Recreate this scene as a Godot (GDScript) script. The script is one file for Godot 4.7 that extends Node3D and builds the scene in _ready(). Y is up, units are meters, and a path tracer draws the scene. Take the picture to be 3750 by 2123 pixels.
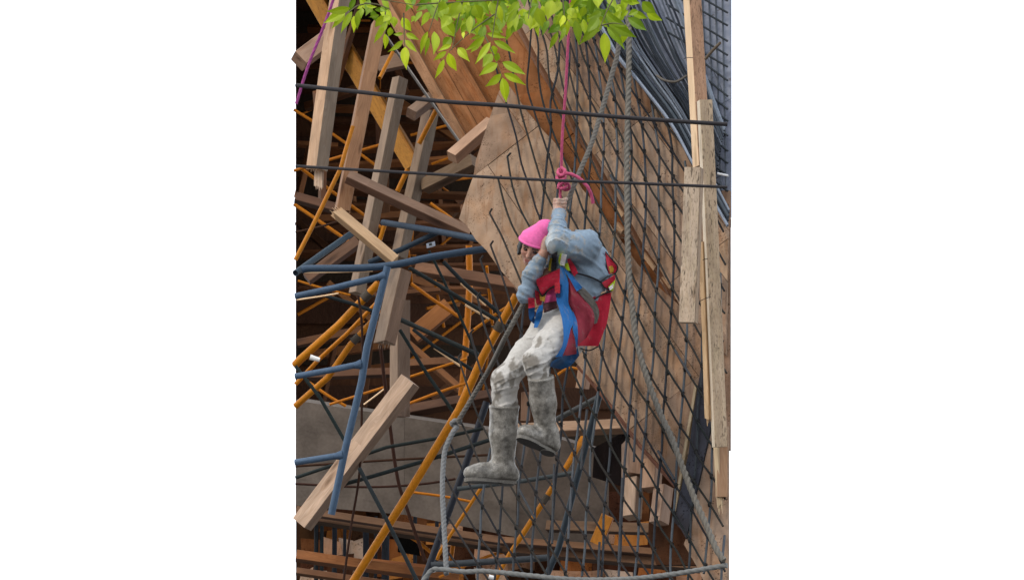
extends Node3D
# A construction worker hanging on a rope in front of slanted plywood formwork, a rebar mat and timber falsework.
# Positions are measured on the photograph's pixel grid (3750 x 2123) and set at their own distance in metres.

const FOCAL := 11442.0          # photograph pixels per unit of tangent
var eye := Vector3(0, 1.6, 0)
var fwd := Vector3(0, sin(deg_to_rad(20.0)), -cos(deg_to_rad(20.0)))
var rgt := Vector3(1, 0, 0)
var upv := Vector3(0, cos(deg_to_rad(20.0)), sin(deg_to_rad(20.0)))
var wall_n := Vector3(-0.45, 0.12, 1.0).normalized()
var wall_o := Vector3.ZERO
var wall_u := Vector3.ZERO
var wall_v := Vector3.ZERO
var rng := RandomNumberGenerator.new()
var mats := {}
var taken := {}

func _ready():
	rng.seed = 4711
	var cam := Camera3D.new()
	cam.name = "camera"
	cam.fov = 10.6
	cam.near = 0.1
	cam.far = 3000.0
	add_child(cam)
	cam.global_transform = Transform3D(Basis(rgt, upv, -fwd), eye)
	cam.current = true

	var sky_mat := ProceduralSkyMaterial.new()
	sky_mat.sky_top_color = Color(0.93, 0.96, 1.0)
	sky_mat.sky_horizon_color = Color(1.0, 1.0, 1.0)
	sky_mat.ground_bottom_color = Color(0.5, 0.5, 0.5)
	sky_mat.ground_horizon_color = Color(0.95, 0.95, 0.95)
	sky_mat.sun_angle_max = 1.0
	var sky := Sky.new()
	sky.sky_material = sky_mat
	var env := Environment.new()
	env.background_mode = Environment.BG_SKY
	env.sky = sky
	env.background_energy_multiplier = 1.85
	env.tonemap_mode = Environment.TONE_MAPPER_LINEAR
	env.tonemap_exposure = 1.0
	env.sdfgi_enabled = true
	env.ssao_enabled = true
	env.ssil_enabled = true
	var we := WorldEnvironment.new()
	we.name = "environment"
	we.environment = env
	add_child(we)

	var sun := DirectionalLight3D.new()
	sun.name = "sun"
	sun.light_energy = 0.45
	sun.light_color = Color(1.0, 0.95, 0.87)
	sun.light_angular_distance = 14.0
	sun.shadow_enabled = true
	add_child(sun)
	sun.look_at_from_position(Vector3(-8, 7, 6), Vector3.ZERO)

	wall_o = at(2200, 1061, 21.1)
	wall_u = Vector3.UP.cross(wall_n).normalized()
	wall_v = wall_n.cross(wall_u)
	make_materials()
	build_setting()
	build_wall()
	build_interior()
	build_scaffold()
	build_timbers()
	build_ropes()
	build_person()
	build_branch()

# ---------- measuring ----------
func at(x: float, y: float, d: float) -> Vector3:
	return eye + (fwd + rgt * ((x - 1875.0) / FOCAL) - upv * ((y - 1061.5) / FOCAL)) * d

func on_wall(x: float, y: float, off := 0.0) -> Vector3:
	var r := at(x, y, 1.0) - eye
	var t := (wall_o + wall_n * off - eye).dot(wall_n) / r.dot(wall_n)
	return eye + r * t

func m_at(px: float, d: float) -> float:
	return px * d / FOCAL

# ---------- naming ----------
func numbered(called: String) -> String:
	if not taken.has(called):
		taken[called] = 0
		return called
	taken[called] += 1
	return "%s_%03d" % [called, taken[called]]

func thing(called: String, label: String, category: String, base: Vector3, group := "") -> Node3D:
	var o := Node3D.new()
	o.name = numbered(called)
	add_child(o, true)
	o.position = base
	tag(o, label, category, group)
	return o

func tag(o: Node, label: String, category: String, group := ""):
	o.set_meta("label", label)
	o.set_meta("category", category)
	if group != "":
		o.set_meta("group", group)

func put(called: String, mesh: Mesh, mat: Material, parent: Node3D = null) -> MeshInstance3D:
	var o := MeshInstance3D.new()
	o.mesh = mesh
	o.material_override = mat
	if parent == null:
		o.name = numbered(called)
		add_child(o, true)
	else:
		o.name = called
		parent.add_child(o, true)
		var q: Node = parent
		var off := Vector3.ZERO
		while q != self:
			off += (q as Node3D).position
			q = q.get_parent()
		o.position = -off
	return o

func structure(called: String, mesh: Mesh, mat: Material) -> MeshInstance3D:
	var o := put(called, mesh, mat)
	o.set_meta("kind", "structure")
	return o

# ---------- materials ----------
func picture(w: int, h: int, f: Callable) -> Image:
	var im := Image.create(w, h, false, Image.FORMAT_RGB8)
	for y in h:
		for x in w:
			im.set_pixel(x, y, f.call(x, y))
	return im

func noise(s: int, freq: float, oct := 3) -> FastNoiseLite:
	var n := FastNoiseLite.new()
	n.seed = s
	n.frequency = freq
	n.fractal_octaves = oct
	n.noise_type = FastNoiseLite.TYPE_SIMPLEX_SMOOTH
	return n

func surface(im: Image, bump: float, rough: float, metal := 0.0) -> StandardMaterial3D:
	var m := StandardMaterial3D.new()
	m.vertex_color_use_as_albedo = true
	m.roughness = rough
	m.metallic = metal
	if im != null:
		var c: Image = im.duplicate()
		m.albedo_texture = ImageTexture.create_from_image(c)
		if bump > 0.0:
			var b: Image = im.duplicate()
			b.convert(Image.FORMAT_RGBA8)
			b.bump_map_to_normal_map(bump)
			m.normal_enabled = true
			m.normal_texture = ImageTexture.create_from_image(b)
	return m

func grey(v: float, warm := 0.0) -> Color:
	return Color(clampf(v, 0, 1), clampf(v - warm * 0.5, 0, 1), clampf(v - warm, 0, 1))

func make_materials():
	var n1 := noise(1, 0.02, 4)
	var n2 := noise(2, 0.05, 4)
	var n3 := noise(3, 0.012, 3)
	var n4 := noise(4, 0.12, 2)
	# wood: grain along v, a few knots, soft blotches
	var knots: Array[Vector3] = []
	for i in 7:
		knots.append(Vector3(rng.randf() * 256, rng.randf() * 512, 4 + rng.randf() * 6))
	var wood := picture(256, 512, func(x, y):
		var bend: float = n3.get_noise_2d(x, y * 0.6) * 26.0
		var g: float = n1.get_noise_2d((x + bend) * 9.0, y * 0.35)
		var fine: float = n4.get_noise_2d(x * 5.0, y * 0.3)
		var v: float = 0.86 + g * 0.075 + fine * 0.05 + n3.get_noise_2d(x * 1.5 + 400, y) * 0.1
		var warm: float = 0.055 - g * 0.05
		for k in knots:
			var d: float = Vector2((x - k.x), (y - k.y) * 0.6).length()
			if d < k.z * 2.0:
				v -= (1.0 - d / (k.z * 2.0)) * 0.3
				warm += 0.04
		return grey(v, warm))
	mats.wood = surface(wood, 2.0, 0.85)
	# the same wood splashed with cement and dark mould
	var stained := picture(256, 512, func(x, y):      # left half clean, right half stained
		var c: Color = wood.get_pixel(x, y)
		if x < 124:
			return c.lerp(Color(0.95, 0.92, 0.87), 0.45)
		var mask: float = smoothstep(-0.25, 0.45, n3.get_noise_2d(x * 1.3 + 70, y * 0.8))
		var s: float = n2.get_noise_2d(x * 1.3, y * 0.8) + n4.get_noise_2d(x * 0.9, y * 0.5) * 0.35
		c = c.lerp(Color(0.36, 0.34, 0.31), smoothstep(0.1, 0.5, s) * 0.8 * mask)
		var u: float = smoothstep(0.0, 0.45, n2.get_noise_2d(x * 0.5 + 900, y * 0.3))
		c = c.lerp(Color(0.86, 0.84, 0.79), u * 0.55)
		var f: float = smoothstep(0.4, 0.5, n4.get_noise_2d(x * 1.3 + 40, y * 0.8))
		return c.lerp(Color(0.3, 0.28, 0.26), f * 0.35))
	mats.stained = surface(stained, 2.0, 0.9)
	# plywood face: fine grain, reddish wash, cement specks, drips
	var n5 := noise(5, 0.006, 4)
	var ply := picture(640, 640, func(x0, y0):
		var x: float = x0 * 1.6
		var y: float = y0 * 1.6
		var g: float = n4.get_noise_2d(x * 0.3, y * 2.6)
		var b: float = n5.get_noise_2d(x, y * 1.2)
		var v: float = 0.84 + g * 0.03 + b * 0.16
		var red: float = maxf(0.0, n5.get_noise_2d(x * 1.4 + 900, y * 0.9))
		var c := grey(v, 0.03 + red * 0.16)
		var w: float = smoothstep(0.0, 0.5, n3.get_noise_2d(x * 0.8 + 77, y * 0.5))
		c = c.lerp(Color(0.96, 0.94, 0.91), w * 0.35)
		var dr: float = smoothstep(0.15, 0.5, n1.get_noise_2d(x * 1.6 + 50, y * 0.18))
		c = c.lerp(Color(0.6, 0.47, 0.38), dr * 0.22)
		var mask: float = smoothstep(0.05, 0.5, n5.get_noise_2d(x * 1.1 + 333, y + 200))
		var s: float = n2.get_noise_2d(x * 1.1, y * 1.1) + n4.get_noise_2d(x * 1.2, y * 1.2) * 0.6
		c = c.lerp(Color(0.34, 0.3, 0.28), smoothstep(0.22, 0.7, s) * 0.8 * mask)
		var fl: float = smoothstep(0.5, 0.62, n4.get_noise_2d(x * 1.3 + 20, y * 1.1) + n5.get_noise_2d(x + 600, y) * 0.45 - 0.12)
		c = c.lerp(Color(0.3, 0.27, 0.25), fl * 0.6)
		return c)
	mats.ply = surface(ply, 1.0, 0.85)
	mats.ply.metallic_specular = 0.12
	# painted steel: chips, scratches, cement dust
	var paint := picture(256, 512, func(x, y):
		var c := grey(0.9 + n2.get_noise_2d(x, y) * 0.08 + n4.get_noise_2d(x, y) * 0.05)
		var r: float = smoothstep(0.46, 0.6, n2.get_noise_2d(x * 1.9 + 60, y * 1.5))
		c = c.lerp(Color(0.45, 0.34, 0.28), r * 0.5)
		var d: float = smoothstep(0.1, 0.5, n1.get_noise_2d(x * 1.2, y * 0.5 + 300))
		c = c.lerp(Color(1, 1, 1), d * 0.6)
		return c)
	mats.paint = surface(paint, 1.5, 0.5)
	mats.steel = surface(paint, 1.5, 0.7, 0.0)
	mats.steel.metallic_specular = 0.15
	mats.paint.metallic_specular = 0.3
	# concrete
	var conc := picture(512, 512, func(x, y):
		var v: float = 0.82 + n3.get_noise_2d(x, y) * 0.16 + n4.get_noise_2d(x, y) * 0.05
		var st: float = smoothstep(0.2, 0.5, n1.get_noise_2d(x * 0.3, y * 1.6))
		return grey(v - st * 0.05, 0.05))
	mats.concrete = surface(conc, 1.5, 0.9)
	# cloth and mud, laid on from three sides
	var cloth := picture(256, 256, func(x, y):
		var v: float = 0.9 + n4.get_noise_2d(x * 2.5, y * 2.5) * 0.09 + n2.get_noise_2d(x, y) * 0.08
		return grey(v))
	mats.cloth = surface(cloth, 0.7, 0.95)
	mats.cloth.uv1_triplanar = true
	mats.cloth.uv1_scale = Vector3(3, 3, 3)
	mats.mud = surface(picture(256, 256, func(x, y):
		var v: float = 0.8 + n4.get_noise_2d(x, y) * 0.16 + n2.get_noise_2d(x, y) * 0.14
		return grey(v, 0.03)), 2.2, 0.62)
	mats.mud.uv1_triplanar = true
	mats.mud.uv1_scale = Vector3(3, 3, 3)
	mats.wet = mats.mud.duplicate()
	mats.wet.roughness = 0.38
	mats.skin = surface(null, 0, 0.6)
	mats.skin.subsurf_scatter_enabled = true
	mats.skin.subsurf_scatter_strength = 0.15
	mats.rope = surface(cloth, 0, 0.9)
	mats.shiny = surface(null, 0, 0.25)
	mats.leaf = surface(null, 0, 0.55)
	mats.leaf.backlight_enabled = true
	mats.leaf.backlight = Color(0.6, 0.66, 0.05)
	mats.leaf.cull_mode = BaseMaterial3D.CULL_DISABLED
	mats.asphalt = surface(conc, 1.0, 0.95)
	mats.asphalt.uv1_triplanar = true
	mats.asphalt.uv1_scale = Vector3(0.4, 0.4, 0.4)

# ---------- shapes ----------
func begin() -> SurfaceTool:
	var st := SurfaceTool.new()
	st.begin(Mesh.PRIMITIVE_TRIANGLES)
	return st

func vert(st: SurfaceTool, p: Vector3, n: Vector3, uv: Vector2, c: Color):
	st.set_normal(n)
	st.set_uv(uv)
	st.set_color(c)
	st.add_vertex(p)

func tri(st: SurfaceTool, a: Vector3, b: Vector3, c: Vector3, na: Vector3, nb: Vector3, nc: Vector3, ua: Vector2, ub: Vector2, uc: Vector2, col: Color):
	if (b - a).cross(c - a).dot(na + nb + nc) > 0.0:
		vert(st, a, na, ua, col); vert(st, c, nc, uc, col); vert(st, b, nb, ub, col)
	else:
		vert(st, a, na, ua, col); vert(st, b, nb, ub, col); vert(st, c, nc, uc, col)

func flat_quad(st: SurfaceTool, a: Vector3, b: Vector3, c: Vector3, d: Vector3, n: Vector3, ua: Vector2, ub: Vector2, uc: Vector2, ud: Vector2, col: Color):
	tri(st, a, b, c, n, n, n, ua, ub, uc, col)
	tri(st, a, c, d, n, n, n, ua, uc, ud, col)

func done(st: SurfaceTool) -> ArrayMesh:
	st.generate_tangents()
	return st.commit()

# a smooth line through points
func smooth_path(pts: PackedVector3Array, per := 6) -> PackedVector3Array:
	if pts.size() < 3:
		return pts
	var out := PackedVector3Array()
	for i in pts.size() - 1:
		var p0 := pts[maxi(i - 1, 0)]
		var p1 := pts[i]
		var p2 := pts[i + 1]
		var p3 := pts[mini(i + 2, pts.size() - 1)]
		for k in per:
			out.append(p1.cubic_interpolate(p2, p0, p3, float(k) / per))
	out.append(pts[pts.size() - 1])
	return out

# a round bar along a line; lobes > 0 twists the section like laid rope
func add_tube(st: SurfaceTool, pts: PackedVector3Array, r0: float, r1: float, sides: int, col: Color, lobes := 0, pitch := 0.05, hollow := false, grip := 0.18):
	var n := pts.size()
	var t := (pts[1] - pts[0]).normalized()
	var s := t.cross(Vector3(0.31, 0.2, 0.93)).normalized()
	var run := 0.0
	var rings: Array[PackedVector3Array] = []
	var norms: Array[PackedVector3Array] = []
	var runs := PackedFloat32Array()
	for i in n:
		if i > 0:
			run += pts[i].distance_to(pts[i - 1])
		var a := pts[maxi(i - 1, 0)]
		var b := pts[mini(i + 1, n - 1)]
		t = (b - a).normalized()
		s = (s - t * s.dot(t)).normalized()
		var w := t.cross(s)
		var r := lerpf(r0, r1, float(i) / (n - 1))
		var ring := PackedVector3Array()
		var nn := PackedVector3Array()
		for k in sides:
			var ang := TAU * k / sides
			var q := s * cos(ang) + w * sin(ang)
			var rr := r
			if lobes > 0:
				rr = r * (1.0 - grip + grip * absf(cos((ang - run / pitch * TAU / lobes) * lobes * 0.5)) * 1.6)
			ring.append(pts[i] + q * rr)
			nn.append(q)
		rings.append(ring)
		norms.append(nn)
		runs.append(run)
	if lobes > 0:
		for i in n:
			for k in sides:
				var e := rings[i][(k + 1) % sides] - rings[i][(k + sides - 1) % sides]
				var f := rings[mini(i + 1, n - 1)][k] - rings[maxi(i - 1, 0)][k]
				var g := e.cross(f).normalized()
				if g.dot(norms[i][k]) < 0.0:
					g = -g
				norms[i][k] = g
	var per := TAU * maxf(r0, 0.004)
	var u0 := rng.randf()
	for i in n - 1:
		for k in sides:
			var k2 := (k + 1) % sides
			var ua := Vector2(u0 + per * k / sides * 3.0, runs[i] * 0.6 + u0)
			var ub := Vector2(u0 + per * (k + 1) / sides * 3.0, runs[i] * 0.6 + u0)
			var uc := Vector2(ub.x, runs[i + 1] * 0.6 + u0)
			var ud := Vector2(ua.x, uc.y)
			tri(st, rings[i][k], rings[i][k2], rings[i + 1][k2], norms[i][k], norms[i][k2], norms[i + 1][k2], ua, ub, uc, col)
			tri(st, rings[i][k], rings[i + 1][k2], rings[i + 1][k], norms[i][k], norms[i + 1][k2], norms[i + 1][k], ua, uc, ud, col)
	for e in 2:
		var i: int = 0 if e == 0 else n - 1
		var axis := (pts[0] - pts[1]).normalized() if e == 0 else (pts[n - 1] - pts[n - 2]).normalized()
		if hollow:
			for k in sides:
				var k2 := (k + 1) % sides
				var c := pts[i]
				flat_quad(st, rings[i][k], rings[i][k2], c.lerp(rings[i][k2], 0.86), c.lerp(rings[i][k], 0.86), axis, Vector2.ZERO, Vector2(0.02, 0), Vector2(0.02, 0.01), Vector2(0, 0.01), col)
				var dn := -axis * r0 * 1.6
				tri(st, c.lerp(rings[i][k], 0.86), c.lerp(rings[i][k2], 0.86), c + dn, -norms[i][k], -norms[i][k2], axis, Vector2.ZERO, Vector2(0.02, 0), Vector2(0.01, 0.02), col * 0.9)
		else:
			for k in sides:
				tri(st, rings[i][k], rings[i][(k + 1) % sides], pts[i], axis, axis, axis, Vector2.ZERO, Vector2(0.02, 0), Vector2(0.01, 0.02), col)

func tube_mesh(pts: PackedVector3Array, r: float, col: Color, sides := 12, hollow := false) -> ArrayMesh:
	var st := begin()
	add_tube(st, pts, r, r, sides, col, 0, 0.05, hollow)
	return done(st)

func rope_mesh(ctrl: PackedVector3Array, r: float, col: Color, lobes := 3, pitch := 0.045, fine := 0.008, grip := 0.18) -> ArrayMesh:
	var sm := smooth_path(ctrl, 14)
	var pts := PackedVector3Array([sm[0]])
	for i in range(1, sm.size()):
		var a := sm[i - 1]
		var b := sm[i]
		var k := maxi(1, int(a.distance_to(b) / fine))
		for j in k:
			pts.append(a.lerp(b, float(j + 1) / k))
	var st := begin()
	add_tube(st, pts, r, r, 12, col, lobes, pitch, false, grip)
	return done(st)

# a piece of sawn timber from p0 to p1. wa and wb are how wide its left and right faces look to someone standing where the
# photograph was taken (looking along it from p0 up to p1); the section turns to show them so. broken: jagged ends (0, 1 or both)
func timber_mesh(p0: Vector3, p1: Vector3, wa: float, wb: float, ca: Color, cb: Color, broken0 := 0.0, broken1 := 0.0, thick := 0.0, halves := 0) -> ArrayMesh:
	var t := (p1 - p0).normalized()
	var v := (eye - (p0 + p1) * 0.5).normalized()
	var s := t.cross(v).normalized()
	var n := s.cross(t)
	var th := atan2(wb, wa)
	var a := wa / maxf(cos(th), 0.05)
	var b := wb / maxf(sin(th), 0.05)
	if thick > 0.0:
		th = asin(clampf(wb / thick, 0.04, 0.95))
		a = wa / cos(th)
		b = thick
	var u := s * cos(th) + n * sin(th)
	var w := n * cos(th) - s * sin(th)
	var c := minf(0.004, minf(a, b) * 0.12)
	var prof := PackedVector2Array([Vector2(-a / 2 + c, b / 2), Vector2(a / 2 - c, b / 2), Vector2(a / 2, b / 2 - c), Vector2(a / 2, -b / 2 + c), Vector2(a / 2 - c, -b / 2), Vector2(-a / 2 + c, -b / 2), Vector2(-a / 2, -b / 2 + c), Vector2(-a / 2, b / 2 - c)])
	var st := begin()
	var len := p0.distance_to(p1)
	var segs := maxi(2, int(len / 0.35))
	var u0 := Vector2(rng.randf(), rng.randf())
	var bow := Vector2(rng.randf() - 0.5, rng.randf() - 0.5) * 0.006
	var rings: Array[PackedVector3Array] = []
	var along := PackedFloat32Array()
	for i in segs + 1:
		var f := float(i) / segs
		var mid := p0.lerp(p1, f) + (u * bow.x + w * bow.y) * sin(f * PI) * len
		var ring := PackedVector3Array()
		for k in 8:
			var q := mid + u * prof[k].x + w * prof[k].y
			if i == 0:
				q -= t * broken0 * rng.randf()
			if i == segs:
				q += t * broken1 * rng.randf()
			ring.append(q)
		rings.append(ring)
		along.append(f * len)
	var per := 0.0
	for k in 8:
		var k2 := (k + 1) % 8
		var e := prof[k2] - prof[k]
		var nn := (u * -e.y + w * e.x).normalized()
		if nn.dot(u * (prof[k].x + prof[k2].x) + w * (prof[k].y + prof[k2].y)) < 0:
			nn = -nn
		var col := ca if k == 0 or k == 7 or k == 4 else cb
		for i in segs:
			var y0 := along[i] * 0.5 + u0.y
			var y1 := along[i + 1] * 0.5 + u0.y
			var x0 := per * 2.2 + u0.x
			var x1 := (per + e.length()) * 2.2 + u0.x
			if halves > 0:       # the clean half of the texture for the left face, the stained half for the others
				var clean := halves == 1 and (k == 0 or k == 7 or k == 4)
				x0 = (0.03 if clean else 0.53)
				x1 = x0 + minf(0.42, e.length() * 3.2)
			flat_quad(st, rings[i][k], rings[i][k2], rings[i + 1][k2], rings[i + 1][k], nn, Vector2(x0, y0), Vector2(x1, y0), Vector2(x1, y1), Vector2(x0, y1), col)
		per += e.length()
	for e in 2:
		var i: int = 0 if e == 0 else segs
		var ax := -t if e == 0 else t
		var br := broken0 if e == 0 else broken1
		var mid := Vector3.ZERO
		for q in rings[i]:
			mid += q / 8.0
		mid += ax * br * 0.2
		for k in 8:
			var k2 := (k + 1) % 8
			var fn := ax
			if br > 0.0:
				fn = (rings[i][k2] - mid).cross(rings[i][k] - mid).normalized()
				if fn.dot(ax) < 0: fn = -fn
			tri(st, rings[i][k], rings[i][k2], mid, fn, fn, fn, u0 + prof[k] * 2.0, u0 + prof[k2] * 2.0, u0, ca.lerp(cb, 0.5) if br <= 0.0 else ca * 1.1)
		if br > 0.0:      # long splinters standing out of the break
			for j in 9:
				var off := u * a * (rng.randf() - 0.5) * 0.85 + w * b * (rng.randf() - 0.5) * 0.85
				var root := (p0 if e == 0 else p1) + off - ax * 0.03
				var tip := root + ax * (0.04 + br * (0.4 + rng.randf() * 0.9)) + u * (rng.randf() - 0.5) * 0.02
				var h := 0.004 + rng.randf() * 0.007
				add_tube(st, PackedVector3Array([root, root.lerp(tip, 0.6), tip]), h, 0.0012, 4, ca * (0.9 + rng.randf() * 0.35))
	return done(st)

# a flat sheet with thickness: outline in the sheet's own axes
func sheet_mesh(poly: PackedVector2Array, o: Vector3, eu: Vector3, ev: Vector3, n: Vector3, front: float, thick: float, col: Color, edge: Color, uvs := 0.45) -> ArrayMesh:
	var st := begin()
	var idx := Geometry2D.triangulate_polygon(poly)
	var u0 := Vector2(rng.randf(), rng.randf())
	for side in 2:
		var h: float = front if side == 0 else front - thick
		var nn := n if side == 0 else -n
		for i in range(0, idx.size(), 3):
			var p: Array[Vector3] = []
			for k in 3:
				p.append(o + eu * poly[idx[i + k]].x + ev * poly[idx[i + k]].y + n * h)
			tri(st, p[0], p[1], p[2], nn, nn, nn, poly[idx[i]] * uvs + u0, poly[idx[i + 1]] * uvs + u0, poly[idx[i + 2]] * uvs + u0, col)
	var mid := Vector2.ZERO
	for q in poly:
		mid += q / poly.size()
	var cw := Geometry2D.is_polygon_clockwise(poly)
	for i in poly.size():
		var a := poly[i]
		var b := poly[(i + 1) % poly.size()]
		var e := (b - a)
		var out := Vector2(e.y, -e.x).normalized()
		if cw: out = -out
		var nn := eu * out.x + ev * out.y
		var A := o + eu * a.x + ev * a.y
		var B := o + eu * b.x + ev * b.y
		flat_quad(st, A + n * front, B + n * front, B + n * (front - thick), A + n * (front - thick), nn, a * 2.0, b * 2.0, b * 2.0 + Vector2(0, thick * 2), a * 2.0 + Vector2(0, thick * 2), edge)
	return done(st)

# pairs of photograph pixels -> the wall's own axes
func wall_poly(pts: Array) -> PackedVector2Array:
	var out := PackedVector2Array()
	for i in range(0, pts.size(), 2):
		var p := on_wall(pts[i], pts[i + 1]) - wall_o
		out.append(Vector2(p.dot(wall_u), p.dot(wall_v)))
	return out

# sheets of plywood laid side by side over an outline on the wall, each one a part
func lay_sheets(root: Node3D, called: String, outline: PackedVector2Array, angle: float, w: float, l: float, shift: Vector2, front: float, cols: Array, mat: Material, gap := 0.004, thick := 0.02):
	var ex := Vector2.from_angle(angle)
	var ey := ex.orthogonal()
	var n := 0
	for i in range(-8, 9):
		for j in range(-5, 6):
			var c := ex * (i * w + shift.x + (0.5 * w if false else 0.0)) + ey * (j * l + shift.y + (l * 0.5 if i % 2 != 0 else 0.0))
			var q := PackedVector2Array([c, c + ex * (w - gap), c + ex * (w - gap) + ey * (l - gap), c + ey * (l - gap)])
			for piece in Geometry2D.intersect_polygons(outline, q):
				if piece.size() < 3:
					continue
				var col: Color = cols[n % cols.size()]
				col = col * (0.92 + rng.randf() * 0.16)
				put(called, sheet_mesh(piece, wall_o, wall_u, wall_v, wall_n, front + (rng.randf() - 0.5) * 0.006, thick, col, col * 0.8, 0.55), mat, root)
				n += 1

# ---------- smooth fields (figures) ----------
func bone(a: Vector3, b: Vector3, ra: float, rb: float) -> Array:
	return [a, b - a, 1.0 / maxf((b - a).length_squared(), 1e-9), ra, rb - ra]

func field(p: Vector3, bones: Array, k: float) -> float:
	var d := 1e3
	for q in bones:
		var ab: Vector3 = q[1]
		var pa: Vector3 = p - q[0]
		var t := clampf(pa.dot(ab) * q[2], 0.0, 1.0)
		var e: float = (pa - ab * t).length() - q[3] - q[4] * t
		var h := maxf(k - absf(d - e), 0.0) / k
		d = minf(d, e) - h * h * k * 0.25
	return d

func surface_net(st: SurfaceTool, f: Callable, lo: Vector3, hi: Vector3, cell: float, paint: Callable, base: int) -> int:
	var B := 4
	var nx := (int((hi.x - lo.x) / cell) / B + 2) * B
	var ny := (int((hi.y - lo.y) / cell) / B + 2) * B
	var nz := (int((hi.z - lo.z) / cell) / B + 2) * B
	var val := PackedFloat32Array()
	val.resize(nx * ny * nz)
	var near := PackedVector3Array()
	var reach := cell * B * 0.9 + cell * 2.0
	for bz in range(0, nz, B):
		for by in range(0, ny, B):
			for bx in range(0, nx, B):
				var mid := lo + Vector3(bx + 1.5, by + 1.5, bz + 1.5) * cell
				var d: float = f.call(mid)
				var close := absf(d) < reach
				if close:
					near.append(Vector3(bx, by, bz))
				for z in range(bz, bz + B):
					for y in range(by, by + B):
						var row := (z * ny + y) * nx
						for x in range(bx, bx + B):
							val[row + x] = f.call(lo + Vector3(x, y, z) * cell) if close else d
	var made := {}
	var sy := nx
	var sz := nx * ny
	var corners := PackedInt32Array([0, 1, sy, sy + 1, sz, sz + 1, sz + sy, sz + sy + 1])
	var count := 0
	for blk in near:
		for z in range(int(blk.z), mini(int(blk.z) + B, nz - 1)):
			for y in range(int(blk.y), mini(int(blk.y) + B, ny - 1)):
				for x in range(int(blk.x), mini(int(blk.x) + B, nx - 1)):
					var id := (z * ny + y) * nx + x
					var m := 0
					for k in 8:
						if val[id + corners[k]] < 0.0:
							m |= 1 << k
					if m == 0 or m == 255:
						continue
					var sum := Vector3.ZERO
					var c := 0
					for e in 12:
						var a: int = EDGE_A[e]
						var b: int = EDGE_B[e]
						if ((m >> a) & 1) != ((m >> b) & 1):
							var va := val[id + corners[a]]
							var vb := val[id + corners[b]]
							var t := va / (va - vb)
							var pa := Vector3(a & 1, (a >> 1) & 1, (a >> 2) & 1)
							var pb := Vector3(b & 1, (b >> 1) & 1, (b >> 2) & 1)
							sum += pa.lerp(pb, t)
							c += 1
					var p := lo + (Vector3(x, y, z) + sum / c) * cell
					var g := Vector3(val[id + 1] - val[id] + val[id + corners[7]] - val[id + corners[6]], val[id + sy] - val[id] + val[id + corners[7]] - val[id + corners[5]], val[id + sz] - val[id] + val[id + corners[7]] - val[id + corners[3]])
					st.set_normal(g.normalized())
					st.set_color(paint.call(p))
					st.set_uv(Vector2(p.x * 3.0, p.y * 3.0))
					st.add_vertex(p)
					made[id] = base + count
					count += 1
	for id in made:
		var a := val[id]
		for ax in 3:
			var s: int = [1, sy, sz][ax]
			var o1: int = [sy, sz, 1][ax]
			var o2: int = [sz, 1, sy][ax]
			var b := val[id + s]
			if (a < 0.0) == (b < 0.0):
				continue
			if not (made.has(id - o1) and made.has(id - o2) and made.has(id - o1 - o2)):
				continue
			var v0: int = made[id]
			var v1: int = made[id - o1]
			var v2: int = made[id - o1 - o2]
			var v3: int = made[id - o2]
			var order := [v0, v1, v2, v0, v2, v3] if a >= 0.0 else [v0, v2, v1, v0, v3, v2]
			for q in order:
				st.add_index(q)
	return base + count

const EDGE_A := [0, 2, 4, 6, 0, 1, 4, 5, 0, 1, 2, 3]
const EDGE_B := [1, 3, 5, 7, 2, 3, 6, 7, 4, 5, 6, 7]

func net_mesh(f: Callable, lo: Vector3, hi: Vector3, cell: float, paint: Callable) -> ArrayMesh:
	var st := begin()
	surface_net(st, f, lo, hi, cell, paint, 0)
	return st.commit()

func bounds(bones: Array, pad: float) -> AABB:
	var box := AABB(bones[0][0], Vector3.ZERO)
	for q in bones:
		for e in [q[0], q[0] + q[1]]:
			var r: float = maxf(q[3], q[3] + q[4]) + pad
			box = box.merge(AABB(e - Vector3.ONE * r, Vector3.ONE * r * 2.0))
	return box

# ---------- the setting ----------
func line(pts: Array) -> PackedVector3Array:      # x, y, distance triples
	var out := PackedVector3Array()
	for i in range(0, pts.size(), 3):
		out.append(at(pts[i], pts[i + 1], pts[i + 2]))
	return out

func build_setting():
	var g := PlaneMesh.new()
	g.size = Vector2(1600, 1600)
	var st := begin()
	st.append_from(g, 0, Transform3D.IDENTITY)
	var gm := structure("ground", g, mats.asphalt)
	gm.material_override = mats.asphalt.duplicate()
	gm.material_override.vertex_color_use_as_albedo = false
	gm.material_override.albedo_color = Color(0.42, 0.42, 0.42)

# ---------- leaning formwork wall, rebar mat, rod bundle ----------
func bar_x(i: float, y: float) -> float:          # where upright bar i of the mat stands
	var ys := [-80, 0, 168, 265, 373, 461, 553, 652, 750, 954, 1150, 1265, 1380, 1475, 1594, 1704, 1814, 2035, 2200]
	var bs := [2190, 2240, 2310, 2358, 2388, 2401, 2410, 2415, 2417, 2412, 2398, 2390, 2384, 2373, 2365, 2354, 2346, 2331, 2320]
	var ss := [21, 25, 32, 40, 46, 48, 50, 52, 54, 57, 60, 61, 62, 62.5, 63, 63.5, 64, 64, 64]
	var k := 0
	while k < ys.size() - 2 and y > ys[k + 1]:
		k += 1
	var t := clampf((y - ys[k]) / float(ys[k + 1] - ys[k]), -0.2, 1.2)
	return lerpf(bs[k], bs[k + 1], t) + i * lerpf(ss[k], ss[k + 1], t)

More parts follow.
